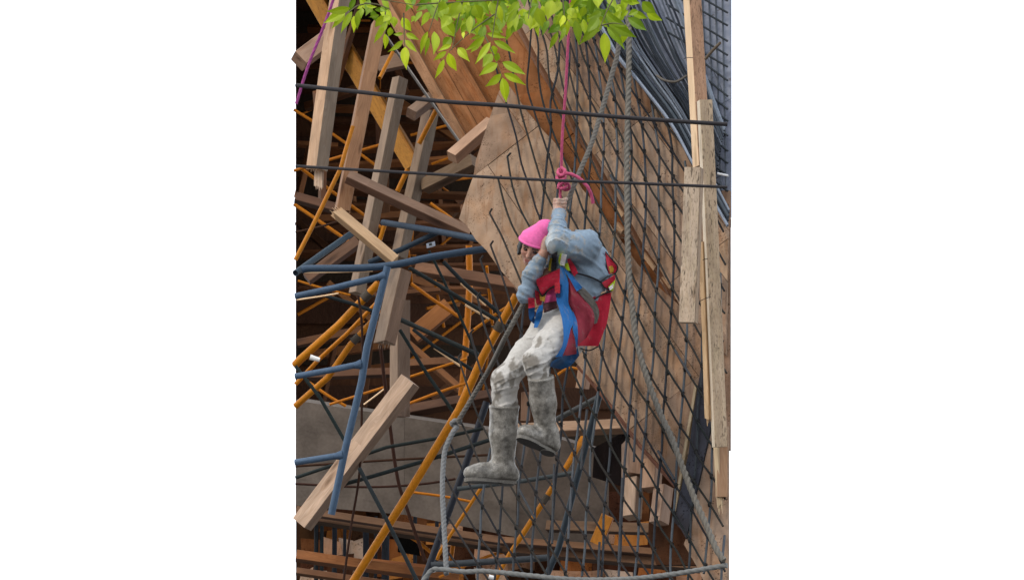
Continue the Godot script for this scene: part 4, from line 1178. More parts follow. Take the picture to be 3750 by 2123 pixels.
# ---------- leaves ----------
func build_branch():
	var o := thing("ash_branch", "sunlit yellow green ash twigs with paired leaflets hanging into the top of the view", "branch", at(1700, -120, 12.0))
	var twigs := begin()
	var tw := [[1332, 15, 1276, 46], [1334, 12, 1430, 35], [1411, 35, 1409, 123], [1478, 48, 1481, 173], [1811, 52, 1644, 188], [1775, 130, 1840, 284], [1827, -16, 1801, 151], [2250, -12, 2195, 109], [2203, 93, 2289, 91], [2061, -8, 2069, 91], [1161, -23, 1545, 23], [1524, 16, 2367, -12], [1618, -16, 1571, 115], [1697, -10, 1655, 183], [1949, -12, 1935, 68]]
	for t in tw:
		var a := at(t[0], t[1], 12.03)
		var b := at(t[2], t[3], 11.97)
		add_tube(twigs, smooth_path(PackedVector3Array([a, a.lerp(b, 0.5) + upv * 0.008, b]), 6), 0.0032, 0.0014, 6, Color(0.16, 0.15, 0.07))
	put("twig", done(twigs), mats.wood, o)
	# base x, y -> tip x, y, width, tone (0 green .. 1 yellow)
	var lv := [
		[1282, 29, 1192, 41, 29, 0.5], [1267, 38, 1184, 85, 33, 0.45], [1263, 48, 1213, 106, 22, 0.5], [1288, 42, 1247, 123, 24, 0.4], [1295, 58, 1295, 120, 22, 0.95], [1311, 38, 1307, 108, 22, 0.3], [1326, 29, 1322, 67, 20, 0.25], [1326, 21, 1306, 32, 13, 0.6],
		[1340, 21, 1380, 25, 12, 0.7], [1353, 29, 1338, 58, 15, 0.2], [1372, 35, 1430, 29, 19, 0.1], [1388, 56, 1349, 63, 14, 0.2], [1392, 29, 1417, 42, 17, 0.1], [1363, 27, 1345, 48, 20, 0.2],
		[1407, 58, 1372, 100, 29, 0.55], [1440, 60, 1443, 102, 25, 0.5], [1418, 81, 1372, 135, 22, 0.45], [1407, 100, 1368, 159, 20, 0.55], [1430, 100, 1422, 133, 22, 0.45], [1409, 123, 1409, 180, 21, 0.9], [1411, 63, 1426, 92, 22, 0.5], [1426, 58, 1401, 81, 24, 0.6],
		[1472, 65, 1507, 115, 33, 0.7], [1476, 123, 1440, 125, 14, 0.3], [1486, 123, 1535, 145, 21, 0.5], [1476, 147, 1419, 190, 19, 0.55], [1484, 147, 1527, 192, 22, 0.55], [1483, 171, 1488, 255, 32, 1.0], [1518, 58, 1505, 81, 18, 0.4],
		[1566, 115, 1540, 198, 21, 0.6], [1590, 115, 1587, 201, 31, 0.55], [1571, 136, 1556, 204, 15, 0.3], [1618, 76, 1668, 136, 47, 0.5], [1644, 26, 1605, 44, 40, 0.3], [1631, 5, 1608, 44, 36, 0.3], [1686, 8, 1652, 65, 42, 0.4], [1681, 23, 1676, 52, 23, 0.9], [1707, 16, 1712, 52, 28, 0.4], [1652, 52, 1697, 55, 30, 0.5], [1650, 60, 1616, 104, 40, 0.45],
		[1738, 16, 1762, 70, 44, 0.4], [1723, 57, 1720, 128, 26, 0.5], [1707, 86, 1689, 120, 18, 0.3], [1697, 117, 1697, 141, 13, 0.8], [1652, 136, 1621, 177, 33, 0.25], [1652, 164, 1604, 187, 18, 0.6], [1634, 188, 1586, 222, 20, 0.75], [1642, 194, 1673, 261, 33, 0.95], [1626, 217, 1592, 288, 20, 0.8], [1676, 175, 1720, 226, 30, 0.75],
		[1775, 133, 1704, 184, 25, 0.5], [1757, 157, 1723, 193, 20, 0.5], [1759, 130, 1720, 144, 13, 0.4], [1783, 123, 1857, 140, 19, 0.45], [1809, 149, 1888, 196, 24, 0.4], [1796, 154, 1740, 235, 25, 0.55], [1804, 167, 1817, 201, 28, 0.5], [1801, 196, 1767, 247, 34, 0.35], [1824, 193, 1817, 227, 23, 0.4], [1840, 227, 1925, 273, 33, 0.4], [1822, 232, 1754, 277, 32, 0.5], [1835, 270, 1776, 317, 27, 0.6], [1845, 269, 1926, 312, 27, 0.6], [1840, 284, 1854, 376, 35, 0.8],
		[1827, 18, 1840, 89, 22, 0.8], [1900, 5, 1852, 55, 30, 0.35], [1890, 34, 1853, 90, 24, 0.35], [1877, 63, 1860, 112, 26, 0.5], [1895, 52, 1890, 116, 22, 0.4],
		[1929, 49, 1943, 111, 28, 0.6], [1968, 29, 1987, 102, 40, 0.5], [2021, 0, 2005, 75, 42, 0.65], [1993, 4, 2005, 29, 24, 0.1], [2065, 56, 2052, 98, 25, 0.95], [2059, 39, 2034, 95, 14, 0.4], [2069, 97, 2047, 155, 18, 0.25], [2044, 115, 2011, 183, 20, 0.35], [2087, 29, 2096, 65, 30, 0.5], [2106, 74, 2120, 165, 30, 0.2], [2192, 62, 2146, 121, 36, 0.15], [2194, 93, 2122, 163, 31, 0.3], [2213, 119, 2216, 231, 38, 0.7], [2223, 97, 2288, 181, 28, 0.15], [2227, 84, 2332, 137, 40, 0.25], [2219, 49, 2300, 99, 34, 0.2], [2203, 43, 2151, 68, 28, 0.2], [2299, 64, 2369, 112, 36, 0.1], [2353, 6, 2403, 49, 40, 0.25], [2141, 23, 2129, 64, 26, 0.4], [2337, 39, 2300, 56, 24, 0.2]]
	for e in lv:
		leaflet(o, e[0], e[1], e[2], e[3], e[4], e[5], 12.0 + rng.randf_range(-0.12, 0.12))
	for k in 60:
		var x := rng.randf_range(1570, 2300)
		var y := rng.randf_range(0, 95)
		var a := rng.randf_range(0.5, 2.6)
		var l := rng.randf_range(45, 80)
		leaflet(o, x, y, x + cos(a) * l, y + sin(a) * l, rng.randf_range(22, 38), pow(rng.randf(), 1.3) * 0.8, 12.2 + rng.randf_range(-0.1, 0.15))
	for k in 150:
		var x := rng.randf_range(1300, 2390)
		if rng.randf() < 0.6:
			x = rng.randf_range(1560, 2330)
		var y := rng.randf_range(-70, 50)
		var a := rng.randf_range(0.2, 2.9)
		var l := rng.randf_range(36, 74)
		leaflet(o, x, y, x + cos(a) * l, y + sin(a) * l, rng.randf_range(18, 36), pow(rng.randf(), 1.7) * 0.7, 12.25 + rng.randf_range(-0.1, 0.25))

func leaflet(o: Node3D, x0: float, y0: float, x1: float, y1: float, w: float, tone: float, d: float):
	var a := at(x0, y0, d)
	var b := at(x1, y1, d + rng.randf_range(-0.03, 0.03))
	var t := (b - a).normalized()
	var v := (eye - a).normalized()
	var side := t.cross(v).normalized()
	var nrm := (side.cross(t) + side * rng.randf_range(-0.35, 0.35)).normalized()
	side = t.cross(nrm).normalized()
	var half := m_at(w, d) * 0.53
	var len := a.distance_to(b)
	var col := Color(0.13, 0.235, 0.007).lerp(Color(0.54, 0.6, 0.012), tone) * rng.randf_range(0.88, 1.1)
	var st := begin()
	var n := 9
	var rows: Array = []
	var sag := rng.randf_range(0.02, 0.07) * len
	var bend := rng.randf_range(-0.05, 0.05) * len
	for i in n + 1:
		var f := float(i) / n
		var wid := half * pow(sin(PI * pow(f, 0.72)), 1.15)
		if f > 0.99 or f < 0.01: wid = 0.0004
		var c := a.lerp(b, f) + nrm * (sin(f * PI) * sag) + side * sin(f * PI) * bend
		var wave := sin(f * 9.0 + x0) * half * 0.07
		rows.append([c + side * wid + nrm * (wid * 0.28 + wave), c, c - side * wid + nrm * (wid * 0.28 - wave)])
	for i in n:
		for k in 2:
			var p00: Vector3 = rows[i][k]
			var p01: Vector3 = rows[i][k + 1]
			var p10: Vector3 = rows[i + 1][k]
			var p11: Vector3 = rows[i + 1][k + 1]
			var nn := (p11 - p00).cross(p10 - p01)
			nn = nn.normalized() if nn.length() > 1e-12 else nrm
			if nn.dot(nrm) < 0: nn = -nn
			var c2 := col * (1.0 if k == 0 else 0.93)
			var rib := c2 * 1.22
			var ca := rib if k == 1 else c2
			var cb := rib if k == 0 else c2
			for q in [[p00, ca], [p01, cb], [p11, cb], [p00, ca], [p11, cb], [p10, ca]]:
				vert(st, q[0], nn, Vector2(k, i), q[1])
	put("leaflet", st.commit(), mats.leaf, o)

# ---------- the worker ----------
func J(x: float, y: float, dz := 0.0) -> Vector3:      # a joint: photograph pixel, metres nearer than the rope
	return at(x, y, 20.0 - dz)

func cam_dir(x: float, y: float, z: float) -> Vector3:  # right, up, towards the viewer
	return (rgt * x + upv * y - fwd * z).normalized()

var f_top: Array = []
var f_leg: Array = []
var crease: FastNoiseLite
var blotch: FastNoiseLite

# soft folds: long ridges that run across an axis
func folds(p: Vector3, axis: Vector3, tight: float, reach: float) -> float:
	var s := p.dot(axis)
	var q := (p - axis * s) * reach + axis * s * tight
	var n := crease.get_noise_3dv(q)
	var r := maxf(0.0, 1.0 - absf(n) * 2.6)
	return r * r

var arm_axis: Array = []       # [point, axis, tightness]

func top_field(p: Vector3) -> float:
	var d := field(p, f_top, 0.036)
	if absf(d) < 0.05:
		var best := 0.09
		var axis := cam_dir(0.55, 0.75, 0.0)
		var tight := 0.75
		for q in arm_axis:
			var e: float = p.distance_to(q[0])
			if e < best:
				best = e
				axis = q[1]
				tight = 1.15
		d -= folds(p, axis, tight, 0.22) * 0.013 - 0.004
		d += crease.get_noise_3dv(p * 0.35) * 0.008
	return d

func leg_field(p: Vector3) -> float:
	var d := field(p, f_leg, 0.04)
	if absf(d) < 0.05:
		d -= folds(p, cam_dir(-0.35, 0.9, -0.1), 0.8, 0.25) * 0.009 - 0.002
		d += crease.get_noise_3dv(p * 0.4) * 0.006
	return d

func clothed(p: Vector3) -> float:
	return minf(field(p, f_top, 0.036), field(p, f_leg, 0.04))

# how near the clothed body is behind a pixel (NAN where it is not)
func body_at(x: float, y: float) -> float:
	var dir := (at(x, y, 1.0) - eye)
	var u := dir.length()
	var t := 19.3
	for k in 60:
		var d := clothed(eye + dir * t)
		if d < 0.002:
			return t
		t += maxf(d, 0.003) / u
		if t > 20.6:
			break
	return NAN

# a piece of cloth or webbing that lies on the body: two edges given as pixels, laid out to the surface under them
func laid(called: String, root: Node3D, ea: Array, eb: Array, off: float, col: Color, fallback := 0.0, cols := 8, bulge := 0.0, mat: Material = null, ruffle := 0.004, thick := 0.006):
	var rows := 14
	var grid: Array[PackedVector3Array] = []
	for i in rows + 1:
		var row := PackedVector3Array()
		for j in cols + 1:
			var f := float(i) / rows
			var g := float(j) / cols
			var a := along(ea, f)
			var b := along(eb, f)
			var q := a.lerp(b, g)
			var d := body_at(q.x, q.y)
			if is_nan(d):
				d = INF
			row.append(Vector3(q.x, q.y, d))
		grid.append(row)
	# where the body is missed, go on at the depth of the fallback; then even the depths out
	for i in rows + 1:
		for j in cols + 1:
			if is_inf(grid[i][j].z):
				grid[i][j].z = 20.0 - fallback
	for pass_ in 3:
		var nz: Array[PackedFloat32Array] = []
		for i in rows + 1:
			var r := PackedFloat32Array()
			for j in cols + 1:
				var s := 0.0
				var c := 0.0
				for di in [-1, 0, 1]:
					for dj in [-1, 0, 1]:
						if i + di >= 0 and i + di <= rows and j + dj >= 0 and j + dj <= cols:
							s += grid[i + di][j + dj].z
							c += 1.0
				r.append(minf(grid[i][j].z, s / c))
			nz.append(r)
		for i in rows + 1:
			for j in cols + 1:
				grid[i][j].z = nz[i][j]
	var front: Array[PackedVector3Array] = []
	for i in rows + 1:
		var row := PackedVector3Array()
		for j in cols + 1:
			var q := grid[i][j]
			var wob := crease.get_noise_3d(q.x * 0.016, q.y * 0.011, off * 50.0) * ruffle * 2.0
			var bul := bulge * sin(PI * i / rows) * sin(PI * j / cols)
			row.append(at(q.x, q.y, q.z - off - bul - wob))
		front.append(row)
	var st := begin()
	var back := fwd * thick
	var norm := func(i: int, j: int) -> Vector3:
		var e := front[mini(i + 1, rows)][j] - front[maxi(i - 1, 0)][j]
		var f := front[i][mini(j + 1, cols)] - front[i][maxi(j - 1, 0)]
		var n := e.cross(f)
		n = n.normalized() if n.length() > 1e-10 else -fwd
		return n if n.dot(fwd) < 0 else -n
	var uv := func(i: int, j: int) -> Vector2: return Vector2(j * 0.1, i * 0.1)
	for i in rows:
		for j in cols:
			var q := [[i, j], [i, j + 1], [i + 1, j + 1], [i + 1, j]]
			for s in 2:
				var P: Array[Vector3] = []
				var N: Array[Vector3] = []
				for e in q:
					P.append(front[e[0]][e[1]] + (back if s == 1 else Vector3.ZERO))
					var nn: Vector3 = norm.call(e[0], e[1])
					N.append(-nn if s == 1 else nn)
				tri(st, P[0], P[1], P[2], N[0], N[1], N[2], uv.call(i, j), uv.call(i, j + 1), uv.call(i + 1, j + 1), dirty(P[0], col))
				tri(st, P[0], P[2], P[3], N[0], N[2], N[3], uv.call(i, j), uv.call(i + 1, j + 1), uv.call(i + 1, j), dirty(P[2], col))
	for i in rows:
		for j in [0, cols]:
			var a := front[i][j]
			var b := front[i + 1][j]
			var n := (b - a).cross(back).normalized()
			flat_quad(st, a, b, b + back, a + back, n, Vector2.ZERO, Vector2(0.1, 0), Vector2(0.1, 0.02), Vector2(0, 0.02), col)
	for j in cols:
		for i in [0, rows]:
			var a := front[i][j]
			var b := front[i][j + 1]
			var n := (b - a).cross(back).normalized()
			flat_quad(st, a, b, b + back, a + back, n, Vector2.ZERO, Vector2(0.1, 0), Vector2(0.1, 0.02), Vector2(0, 0.02), col)
	put(called, st.commit(), mats.cloth if mat == null else mat, root)

func dirty(p: Vector3, c: Color) -> Color:
	var n := blotch.get_noise_3d(p.x * 2.0, p.y * 2.0, p.z * 2.0)
	return c.lerp(Color(0.25, 0.2, 0.17), smoothstep(0.3, 0.6, n) * 0.4) * (1.0 + n * 0.12)

func along(e: Array, f: float) -> Vector2:
	var n := e.size() / 2
	var t := f * (n - 1)
	var k := mini(int(t), n - 2)
	var g := t - k
	var p1 := Vector2(e[k * 2], e[k * 2 + 1])
	var p2 := Vector2(e[k * 2 + 2], e[k * 2 + 3])
	var p0 := Vector2(e[maxi(k - 1, 0) * 2], e[maxi(k - 1, 0) * 2 + 1])
	var p3 := Vector2(e[mini(k + 2, n - 1) * 2], e[mini(k + 2, n - 1) * 2 + 1])
	return p1.cubic_interpolate(p2, p0, p3, g)

# a thin strip along a line of pixels
func strip(called: String, root: Node3D, path: Array, wpx: float, off: float, col: Color, fallback := 0.0, mat: Material = null):
	var ea := []
	var eb := []
	var n := 12
	for i in n + 1:
		var f := float(i) / n
		var p := along(path, f)
		var t := (along(path, minf(f + 0.02, 1.0)) - along(path, maxf(f - 0.02, 0.0))).normalized()
		var s := Vector2(-t.y, t.x) * wpx * 0.5
		ea.append_array([p.x - s.x, p.y - s.y])
		eb.append_array([p.x + s.x, p.y + s.y])
	laid(called, root, ea, eb, off, col, fallback, 3, 0.0, mat, 0.001)

# finger bones of a fist round a rope: o grip centre, r along the rope, a towards the palm
func fist(o: Vector3, r: Vector3, a: Vector3, b: Vector3, wrist: Vector3) -> Array:
	var out := []
	for k in 4:
		var h := r * ((1.5 - k) * 0.0205)
		var len: float = [0.92, 1.0, 0.97, 0.82][k]
		var rad: float = [0.0098, 0.0102, 0.0098, 0.0086][k]
		var c := o + h
		var pt := func(deg: float, rho: float) -> Vector3: return c + (a * cos(deg_to_rad(deg)) + b * sin(deg_to_rad(deg))) * rho
		var k0: Vector3 = pt.call(32, 0.041)
		var k1: Vector3 = pt.call(98, 0.036 * len)
		var k2: Vector3 = pt.call(178, 0.030 * len)
		var k3: Vector3 = pt.call(245, 0.023)
		out.append(bone(k0, k1, rad * 1.12, rad * 1.04))
		out.append(bone(k1, k2, rad * 1.06, rad * 0.95))
		out.append(bone(k2, k3, rad * 0.95, rad * 0.8))
		out.append(bone(k0, o + a * 0.042 + h * 0.75 - b * 0.01, rad * 1.15, rad * 1.3))
	out.append(bone(o + a * 0.043 + r * 0.026 - b * 0.008, o + a * 0.043 - r * 0.028 - b * 0.008, 0.018, 0.017))
	out.append(bone(o + a * 0.04 - b * 0.008, wrist, 0.024, 0.027))
	var t0 := o + a * 0.035 + r * 0.02 - b * 0.018
	var t1 := o + (a * cos(deg_to_rad(-62)) + b * sin(deg_to_rad(-62))) * 0.036 + r * 0.03
	var t2 := o + (a * cos(deg_to_rad(-120)) + b * sin(deg_to_rad(-120))) * 0.032 + r * 0.037
	var t3 := o + (a * cos(deg_to_rad(-168)) + b * sin(deg_to_rad(-168))) * 0.03 + r * 0.036
	out.append(bone(t0, t1, 0.0135, 0.0115))
	out.append(bone(t1, t2, 0.0112, 0.0105))
	out.append(bone(t2, t3, 0.0105, 0.0085))
	return out

func build_person():
	crease = noise(21, 9.0, 3)
	blotch = noise(22, 7.0, 4)
	var o := thing("person", "worker in pink beanie, blue sweatshirt and muddy boots hanging on a rope", "person", J(1900, 1770, 0.0))
	# joints
	var pelvis := J(2072, 1215, 0.0)
	var waist := J(2092, 1115, 0.0)
	var chest := J(2130, 990, -0.02)
	var neck := J(2075, 915, -0.02)
	var sh_n := J(2140, 903, 0.13)
	var sh_f := J(2058, 960, 0.0)
	var el_n := J(2040, 890, 0.3)
	var wr_n := J(2048, 782, 0.06)
	var el_f := J(1923, 1078, 0.12)
	var wr_f := J(1988, 934, 0.15)
	var hip_n := J(2060, 1225, 0.1)
	var hip_f := J(2005, 1205, -0.02)
	var kn_n := J(1962, 1322, 0.36)
	var an_n := J(2002, 1590, 0.26)
	var kn_f := J(1850, 1392, 0.16)
	var an_f := J(1842, 1715, 0.1)
	var head := J(1962, 903, 0.03)

	# sleeves and sweatshirt
	f_top = [
		bone(waist, J(2110, 1050, 0.0), 0.135, 0.15), bone(J(2110, 1050, 0.0), chest, 0.15, 0.165), bone(chest, J(2118, 945, 0.0), 0.165, 0.15),
		bone(J(2118, 945, 0.0), sh_n, 0.12, 0.1), bone(J(2105, 950, -0.03), sh_f, 0.11, 0.09), bone(J(2112, 930, -0.02), neck, 0.1, 0.075),
		bone(sh_n, J(2090, 900, 0.24), 0.104, 0.088), bone(J(2090, 900, 0.24), el_n, 0.088, 0.066), bone(el_n, J(2043, 835, 0.18), 0.066, 0.054), bone(J(2043, 835, 0.18), wr_n, 0.054, 0.043),
		bone(sh_f, J(1985, 1050, 0.05), 0.075, 0.052), bone(J(1985, 1050, 0.05), el_f, 0.052, 0.044), bone(el_f, J(1950, 1000, 0.14), 0.043, 0.05), bone(J(1950, 1000, 0.14), wr_f, 0.05, 0.04),
		bone(J(2190, 930, -0.05), J(2200, 1030, -0.05), 0.06, 0.06)]
	f_leg = [
		bone(J(2090, 1150, 0.0), pelvis, 0.125, 0.135), bone(pelvis, hip_n, 0.13, 0.12), bone(pelvis, hip_f, 0.12, 0.1),
		bone(J(2070, 1270, 0.02), hip_n, 0.1, 0.11),
		bone(hip_n, J(2012, 1272, 0.24), 0.115, 0.102), bone(J(2012, 1272, 0.24), kn_n, 0.102, 0.078), bone(kn_n, J(1981, 1410, 0.34), 0.076, 0.06),
		bone(hip_f, J(1925, 1300, 0.07), 0.1, 0.088), bone(J(1925, 1300, 0.07), kn_f, 0.088, 0.078), bone(kn_f, J(1846, 1500, 0.13), 0.078, 0.08)]

	for q in [[el_n, wr_n], [wr_n, el_n], [J(2043, 835, 0.18), wr_n], [wr_f, el_f], [J(1960, 990, 0.14), el_f], [el_f, wr_f], [J(1940, 1030, 0.14), wr_f]]:
		arm_axis.append([q[0], (q[0] - q[1]).normalized()])
	# ---- body: one skin from head to feet ----
	var skin := Color(0.4, 0.215, 0.15)
	var trunk := [bone(pelvis, chest, 0.11, 0.12), bone(chest, neck, 0.11, 0.055), bone(neck, J(1985, 900, 0.0), 0.056, 0.052),
		bone(chest, sh_n, 0.09, 0.06), bone(chest, sh_f, 0.08, 0.055), bone(sh_n, el_n, 0.055, 0.04), bone(el_n, wr_n, 0.04, 0.029), bone(wr_n, J(2046, 765, 0.03), 0.028, 0.026),
		bone(sh_f, el_f, 0.05, 0.038), bone(el_f, wr_f, 0.038, 0.029), bone(wr_f, J(1998, 912, 0.14), 0.028, 0.026),
		bone(pelvis, hip_n, 0.1, 0.09), bone(pelvis, hip_f, 0.1, 0.08), bone(hip_n, kn_n, 0.08, 0.055), bone(kn_n, an_n, 0.055, 0.042), bone(an_n, J(1925, 1600, 0.32), 0.04, 0.03),
		bone(hip_f, kn_f, 0.075, 0.055), bone(kn_f, an_f, 0.055, 0.042), bone(an_f, J(1730, 1735, 0.16), 0.04, 0.03)]
	var plain := func(_p: Vector3) -> Color: return skin
	var st := begin()
	var used := 0
	var bx := bounds(trunk, 0.03)
	used = surface_net(st, func(p): return field(p, trunk, 0.03), bx.position, bx.end, 0.016, plain, used)
	# head, in its own axes
	var F := cam_dir(-0.40, -0.34, 0.85)
	var U := cam_dir(0.24, 0.92, 0.30)
	U = (U - F * U.dot(F)).normalized()
	var R := U.cross(F).normalized()
	var W := func(x: float, y: float, z: float) -> Vector3: return head + R * x + U * y + F * z
	var hb := [bone(W.call(0, 0.035, -0.03), W.call(0, 0.03, 0.012), 0.088, 0.082), bone(W.call(-0.025, -0.02, 0.03), W.call(0.025, -0.02, 0.03), 0.055, 0.055),
		bone(W.call(-0.022, -0.075, 0.035), W.call(0.022, -0.075, 0.035), 0.036, 0.036), bone(W.call(-0.01, -0.1, 0.06), W.call(0.01, -0.1, 0.06), 0.021, 0.021),
		bone(W.call(-0.038, -0.028, 0.062), W.call(-0.03, -0.04, 0.062), 0.024, 0.02), bone(W.call(0.038, -0.028, 0.062), W.call(0.03, -0.04, 0.062), 0.024, 0.02),
		bone(W.call(-0.04, 0.026, 0.074), W.call(0.04, 0.026, 0.074), 0.016, 0.016)]
	var nose := [bone(W.call(0, 0.012, 0.09), W.call(0, -0.03, 0.112), 0.009, 0.0125), bone(W.call(-0.011, -0.034, 0.1), W.call(0.011, -0.034, 0.1), 0.0085, 0.0085),
		bone(W.call(-0.02, -0.066, 0.079), W.call(0.02, -0.066, 0.079), 0.0085, 0.0085), bone(W.call(-0.015, -0.078, 0.078), W.call(0.015, -0.078, 0.078), 0.009, 0.009),
		bone(W.call(-0.088, 0.01, -0.012), W.call(-0.082, -0.03, -0.004), 0.012, 0.008), bone(W.call(0.088, 0.01, -0.012), W.call(0.082, -0.03, -0.004), 0.012, 0.008)]
	var eyes := [W.call(-0.032, 0.002, 0.086), W.call(0.032, 0.002, 0.086)]
	var face := func(p: Vector3) -> float:
		var d := field(p, hb, 0.03)
		var e := field(p, nose, 0.008)
		var h := maxf(0.012 - absf(d - e), 0.0) / 0.012
		d = minf(d, e) - h * h * 0.003
		for q in eyes:
			var s: float = 0.0135 - p.distance_to(q)
			d = maxf(d, s) if absf(d - s) > 0.008 else maxf(d, s) + pow(0.008 - absf(d - s), 2) / 0.032
		return d
	var face_paint := func(p: Vector3) -> Color:
		var l := p - head
		var x := l.dot(R)
		var y := l.dot(U)
		var z := l.dot(F)
		var c := skin
		if z > 0.03:
			var brow: float = absf(y - 0.024 - absf(x) * 0.06) 
			if brow < 0.007 and absf(x) > 0.012 and absf(x) < 0.052:
				c = Color(0.03, 0.022, 0.018)
			if absf(y + 0.072) < 0.009 and absf(x) < 0.026:
				c = Color(0.36, 0.12, 0.1)
			if y < -0.06 and z < 0.075:
				c = c.lerp(Color(0.2, 0.12, 0.09), 0.3)
			c = c.lerp(Color(0.5, 0.2, 0.15), exp(-Vector2(absf(x) - 0.04, y + 0.03).length() * 40.0) * 0.5)
		return c
	used = surface_net(st, face, head - Vector3.ONE * 0.16, head + Vector3.ONE * 0.16, 0.0036, face_paint, used)
	# hands
	var rope_n := cam_dir(0.02, 1.0, 0.0)
	var a_n := cam_dir(-0.75, 0.0, -0.62)
	var b_n := rope_n.cross(a_n).normalized()
	var hand_n := fist(J(2056, 750, 0.0), rope_n, a_n, b_n, J(2046, 772, 0.03))
	var rope_f := (J(2030, 870, 0.07) - J(2003, 940, 0.07)).normalized()
	var a_f := cam_dir(-0.72, 0.35, 0.62)
	a_f = (a_f - rope_f * a_f.dot(rope_f)).normalized()
	var b_f := -rope_f.cross(a_f).normalized()
	var hand_f := fist(J(2013, 893, 0.11), rope_f, a_f, b_f, J(1992, 924, 0.145))
	for hb2 in [hand_n, hand_f]:
		var b2 := bounds(hb2, 0.01)
		used = surface_net(st, func(p): return field(p, hb2, 0.011), b2.position, b2.end, 0.0034, func(p): return skin.lerp(Color(0.42, 0.36, 0.31), 0.25 + 0.3 * smoothstep(-0.2, 0.4, blotch.get_noise_3dv(p * 3.0))), used)
	put("body", st.commit(), mats.skin, o)
	for q in eyes:
		var sp := SphereMesh.new()
		sp.radius = 0.0105; sp.height = 0.021; sp.radial_segments = 14; sp.rings = 8
		var s2 := begin()
		for k in 1:
			s2.append_from(sp, 0, Transform3D(Basis.IDENTITY, q - F * 0.001))
		var em := put("eye", s2.commit(), mats.shiny.duplicate(), o)
		em.material_override.vertex_color_use_as_albedo = false
		em.material_override.albedo_color = Color(0.16, 0.12, 0.1)

	# ---- beanie and hair ----
	var bc: Vector3 = W.call(0, 0.05, -0.018)
	var rim_n := (U - F * 0.12).normalized()
	var cap := [bone(W.call(-0.004, 0.03, -0.004), W.call(0.034, 0.112, -0.03), 0.112, 0.076)]
	var hat := func(p: Vector3) -> float:
		var e: float = field(p, cap, 0.01)
		e += crease.get_noise_3dv(p * 0.5) * 0.004
		var cut: float = -(p - W.call(0, 0.028, 0.0)).dot(rim_n)
		var d: float = maxf(e, cut)
		# rolled hem
		var hz: float = (p - W.call(0, 0.034, 0.0)).dot(rim_n)
		var ring: float = Vector2(hz, e + 0.002).length() - 0.008
		return minf(d, ring)
	var pinkc := Color(0.95, 0.17, 0.47)
	put("beanie", net_mesh(hat, bc - Vector3.ONE * 0.16, bc + Vector3.ONE * 0.16, 0.0045, func(_p): return pinkc), mats.cloth, o)
	var hr := []
	var hn := RandomNumberGenerator.new()
	hn.seed = 5
	for k in 46:
		var ang := hn.randf_range(-2.4, -0.75)     # from one temple over the forehead to the ear
		var x := sin(ang) * 0.086
		var z := cos(ang) * 0.088
		var y0 := 0.04
		var y1 := hn.randf_range(0.0, 0.02)
		if ang < -0.75: y1 = hn.randf_range(-0.07, -0.02)
		hr.append(bone(W.call(x, y0, z), W.call(x * 1.16 + hn.randf_range(-0.012, 0.012), y1, z * 1.1 + 0.004), 0.016, 0.007))
	var hbx := bounds(hr, 0.01)
	put("hair", net_mesh(func(p): return field(p, hr, 0.01) + crease.get_noise_3dv(p * 4.0) * 0.003, hbx.position, hbx.end, 0.0042, func(_p): return Color(0.022, 0.02, 0.02)), mats.mud, o)

	# ---- sweatshirt ----
	var cuff_n := wr_n + (J(2046, 765, 0.03) - wr_n).normalized() * 0.012
	var cn := (wr_n - J(2043, 835, 0.18)).normalized()
	var cfn := (wr_f - J(1950, 1000, 0.14)).normalized()
	var shirt := func(p: Vector3) -> float:
		var d := top_field(p)
		if p.distance_to(wr_n) < 0.12:
			d = maxf(d, (p - cuff_n).dot(cn))
		if p.distance_to(wr_f) < 0.12:
			d = maxf(d, (p - wr_f).dot(cfn) - 0.004)
		var wv := (p - J(2092, 1108, 0.0)).dot(upv)
		return maxf(d, -wv - 0.012)
	var sweat := Color(0.25, 0.335, 0.43)
	var shirt_paint := func(p: Vector3) -> Color:
		var c := sweat * (1.0 + 0.1 * blotch.get_noise_3dv(p))
		var mud := blotch.get_noise_3d(p.x * 3.0, p.y * 3.0, p.z * 3.0 + 4.0)
		var arm := minf(p.distance_to(el_n), p.distance_to(wr_n))
		arm = minf(arm, p.distance_to(wr_f))
		c = c.lerp(Color(0.42, 0.4, 0.36), smoothstep(0.02, 0.5, mud + 0.22 - arm * 1.6) * 0.8)
		c = c.lerp(Color(0.16, 0.15, 0.14), smoothstep(0.45, 0.6, mud) * 0.5)
		# dried cement on the outer side of the raised forearm
		var lp := (p - el_n).dot(rgt)
		if p.distance_to(J(2020, 872, 0.3)) < 0.11:
			c = c.lerp(Color(0.58, 0.62, 0.63), smoothstep(0.0, -0.05, lp) * 0.75)
		return c
	var tb := bounds(f_top, 0.03)
	put("sweatshirt", net_mesh(shirt, tb.position, tb.end, 0.0085, shirt_paint), mats.cloth, o)

	# ---- trousers ----
	var boot_n := J(1981, 1402, 0.34)
	var boot_f := J(1846, 1496, 0.13)
	var pants := func(p: Vector3) -> float:
		var d := leg_field(p)
		var wv := (p - J(2040, 1128, 0.0)).dot((upv - rgt * 0.12).normalized())
		return maxf(d, wv)
	var pants_paint := func(p: Vector3) -> Color:
		var c := Color(0.6, 0.575, 0.54) * (1.0 + 0.08 * blotch.get_noise_3dv(p))
		var near := minf(p.distance_to(kn_n), p.distance_to(kn_f))
		var low := minf(p.distance_to(boot_n), p.distance_to(boot_f))
		var mud := blotch.get_noise_3d(p.x * 1.5, p.y * 0.9, p.z * 1.2 + 9.0) * 0.95 + blotch.get_noise_3d(p.x * 5.0, p.y * 5.0, p.z * 5.0) * 0.22
		var push := 0.05 + clampf(0.3 - minf(near * 2.2, low * 2.6), -0.42, 0.3) + clampf(0.3 - p.distance_to(boot_f) * 1.7, 0.0, 0.32)
		c = c.lerp(Color(0.17, 0.148, 0.12), smoothstep(0.1, 0.42, mud + push) * 0.85)
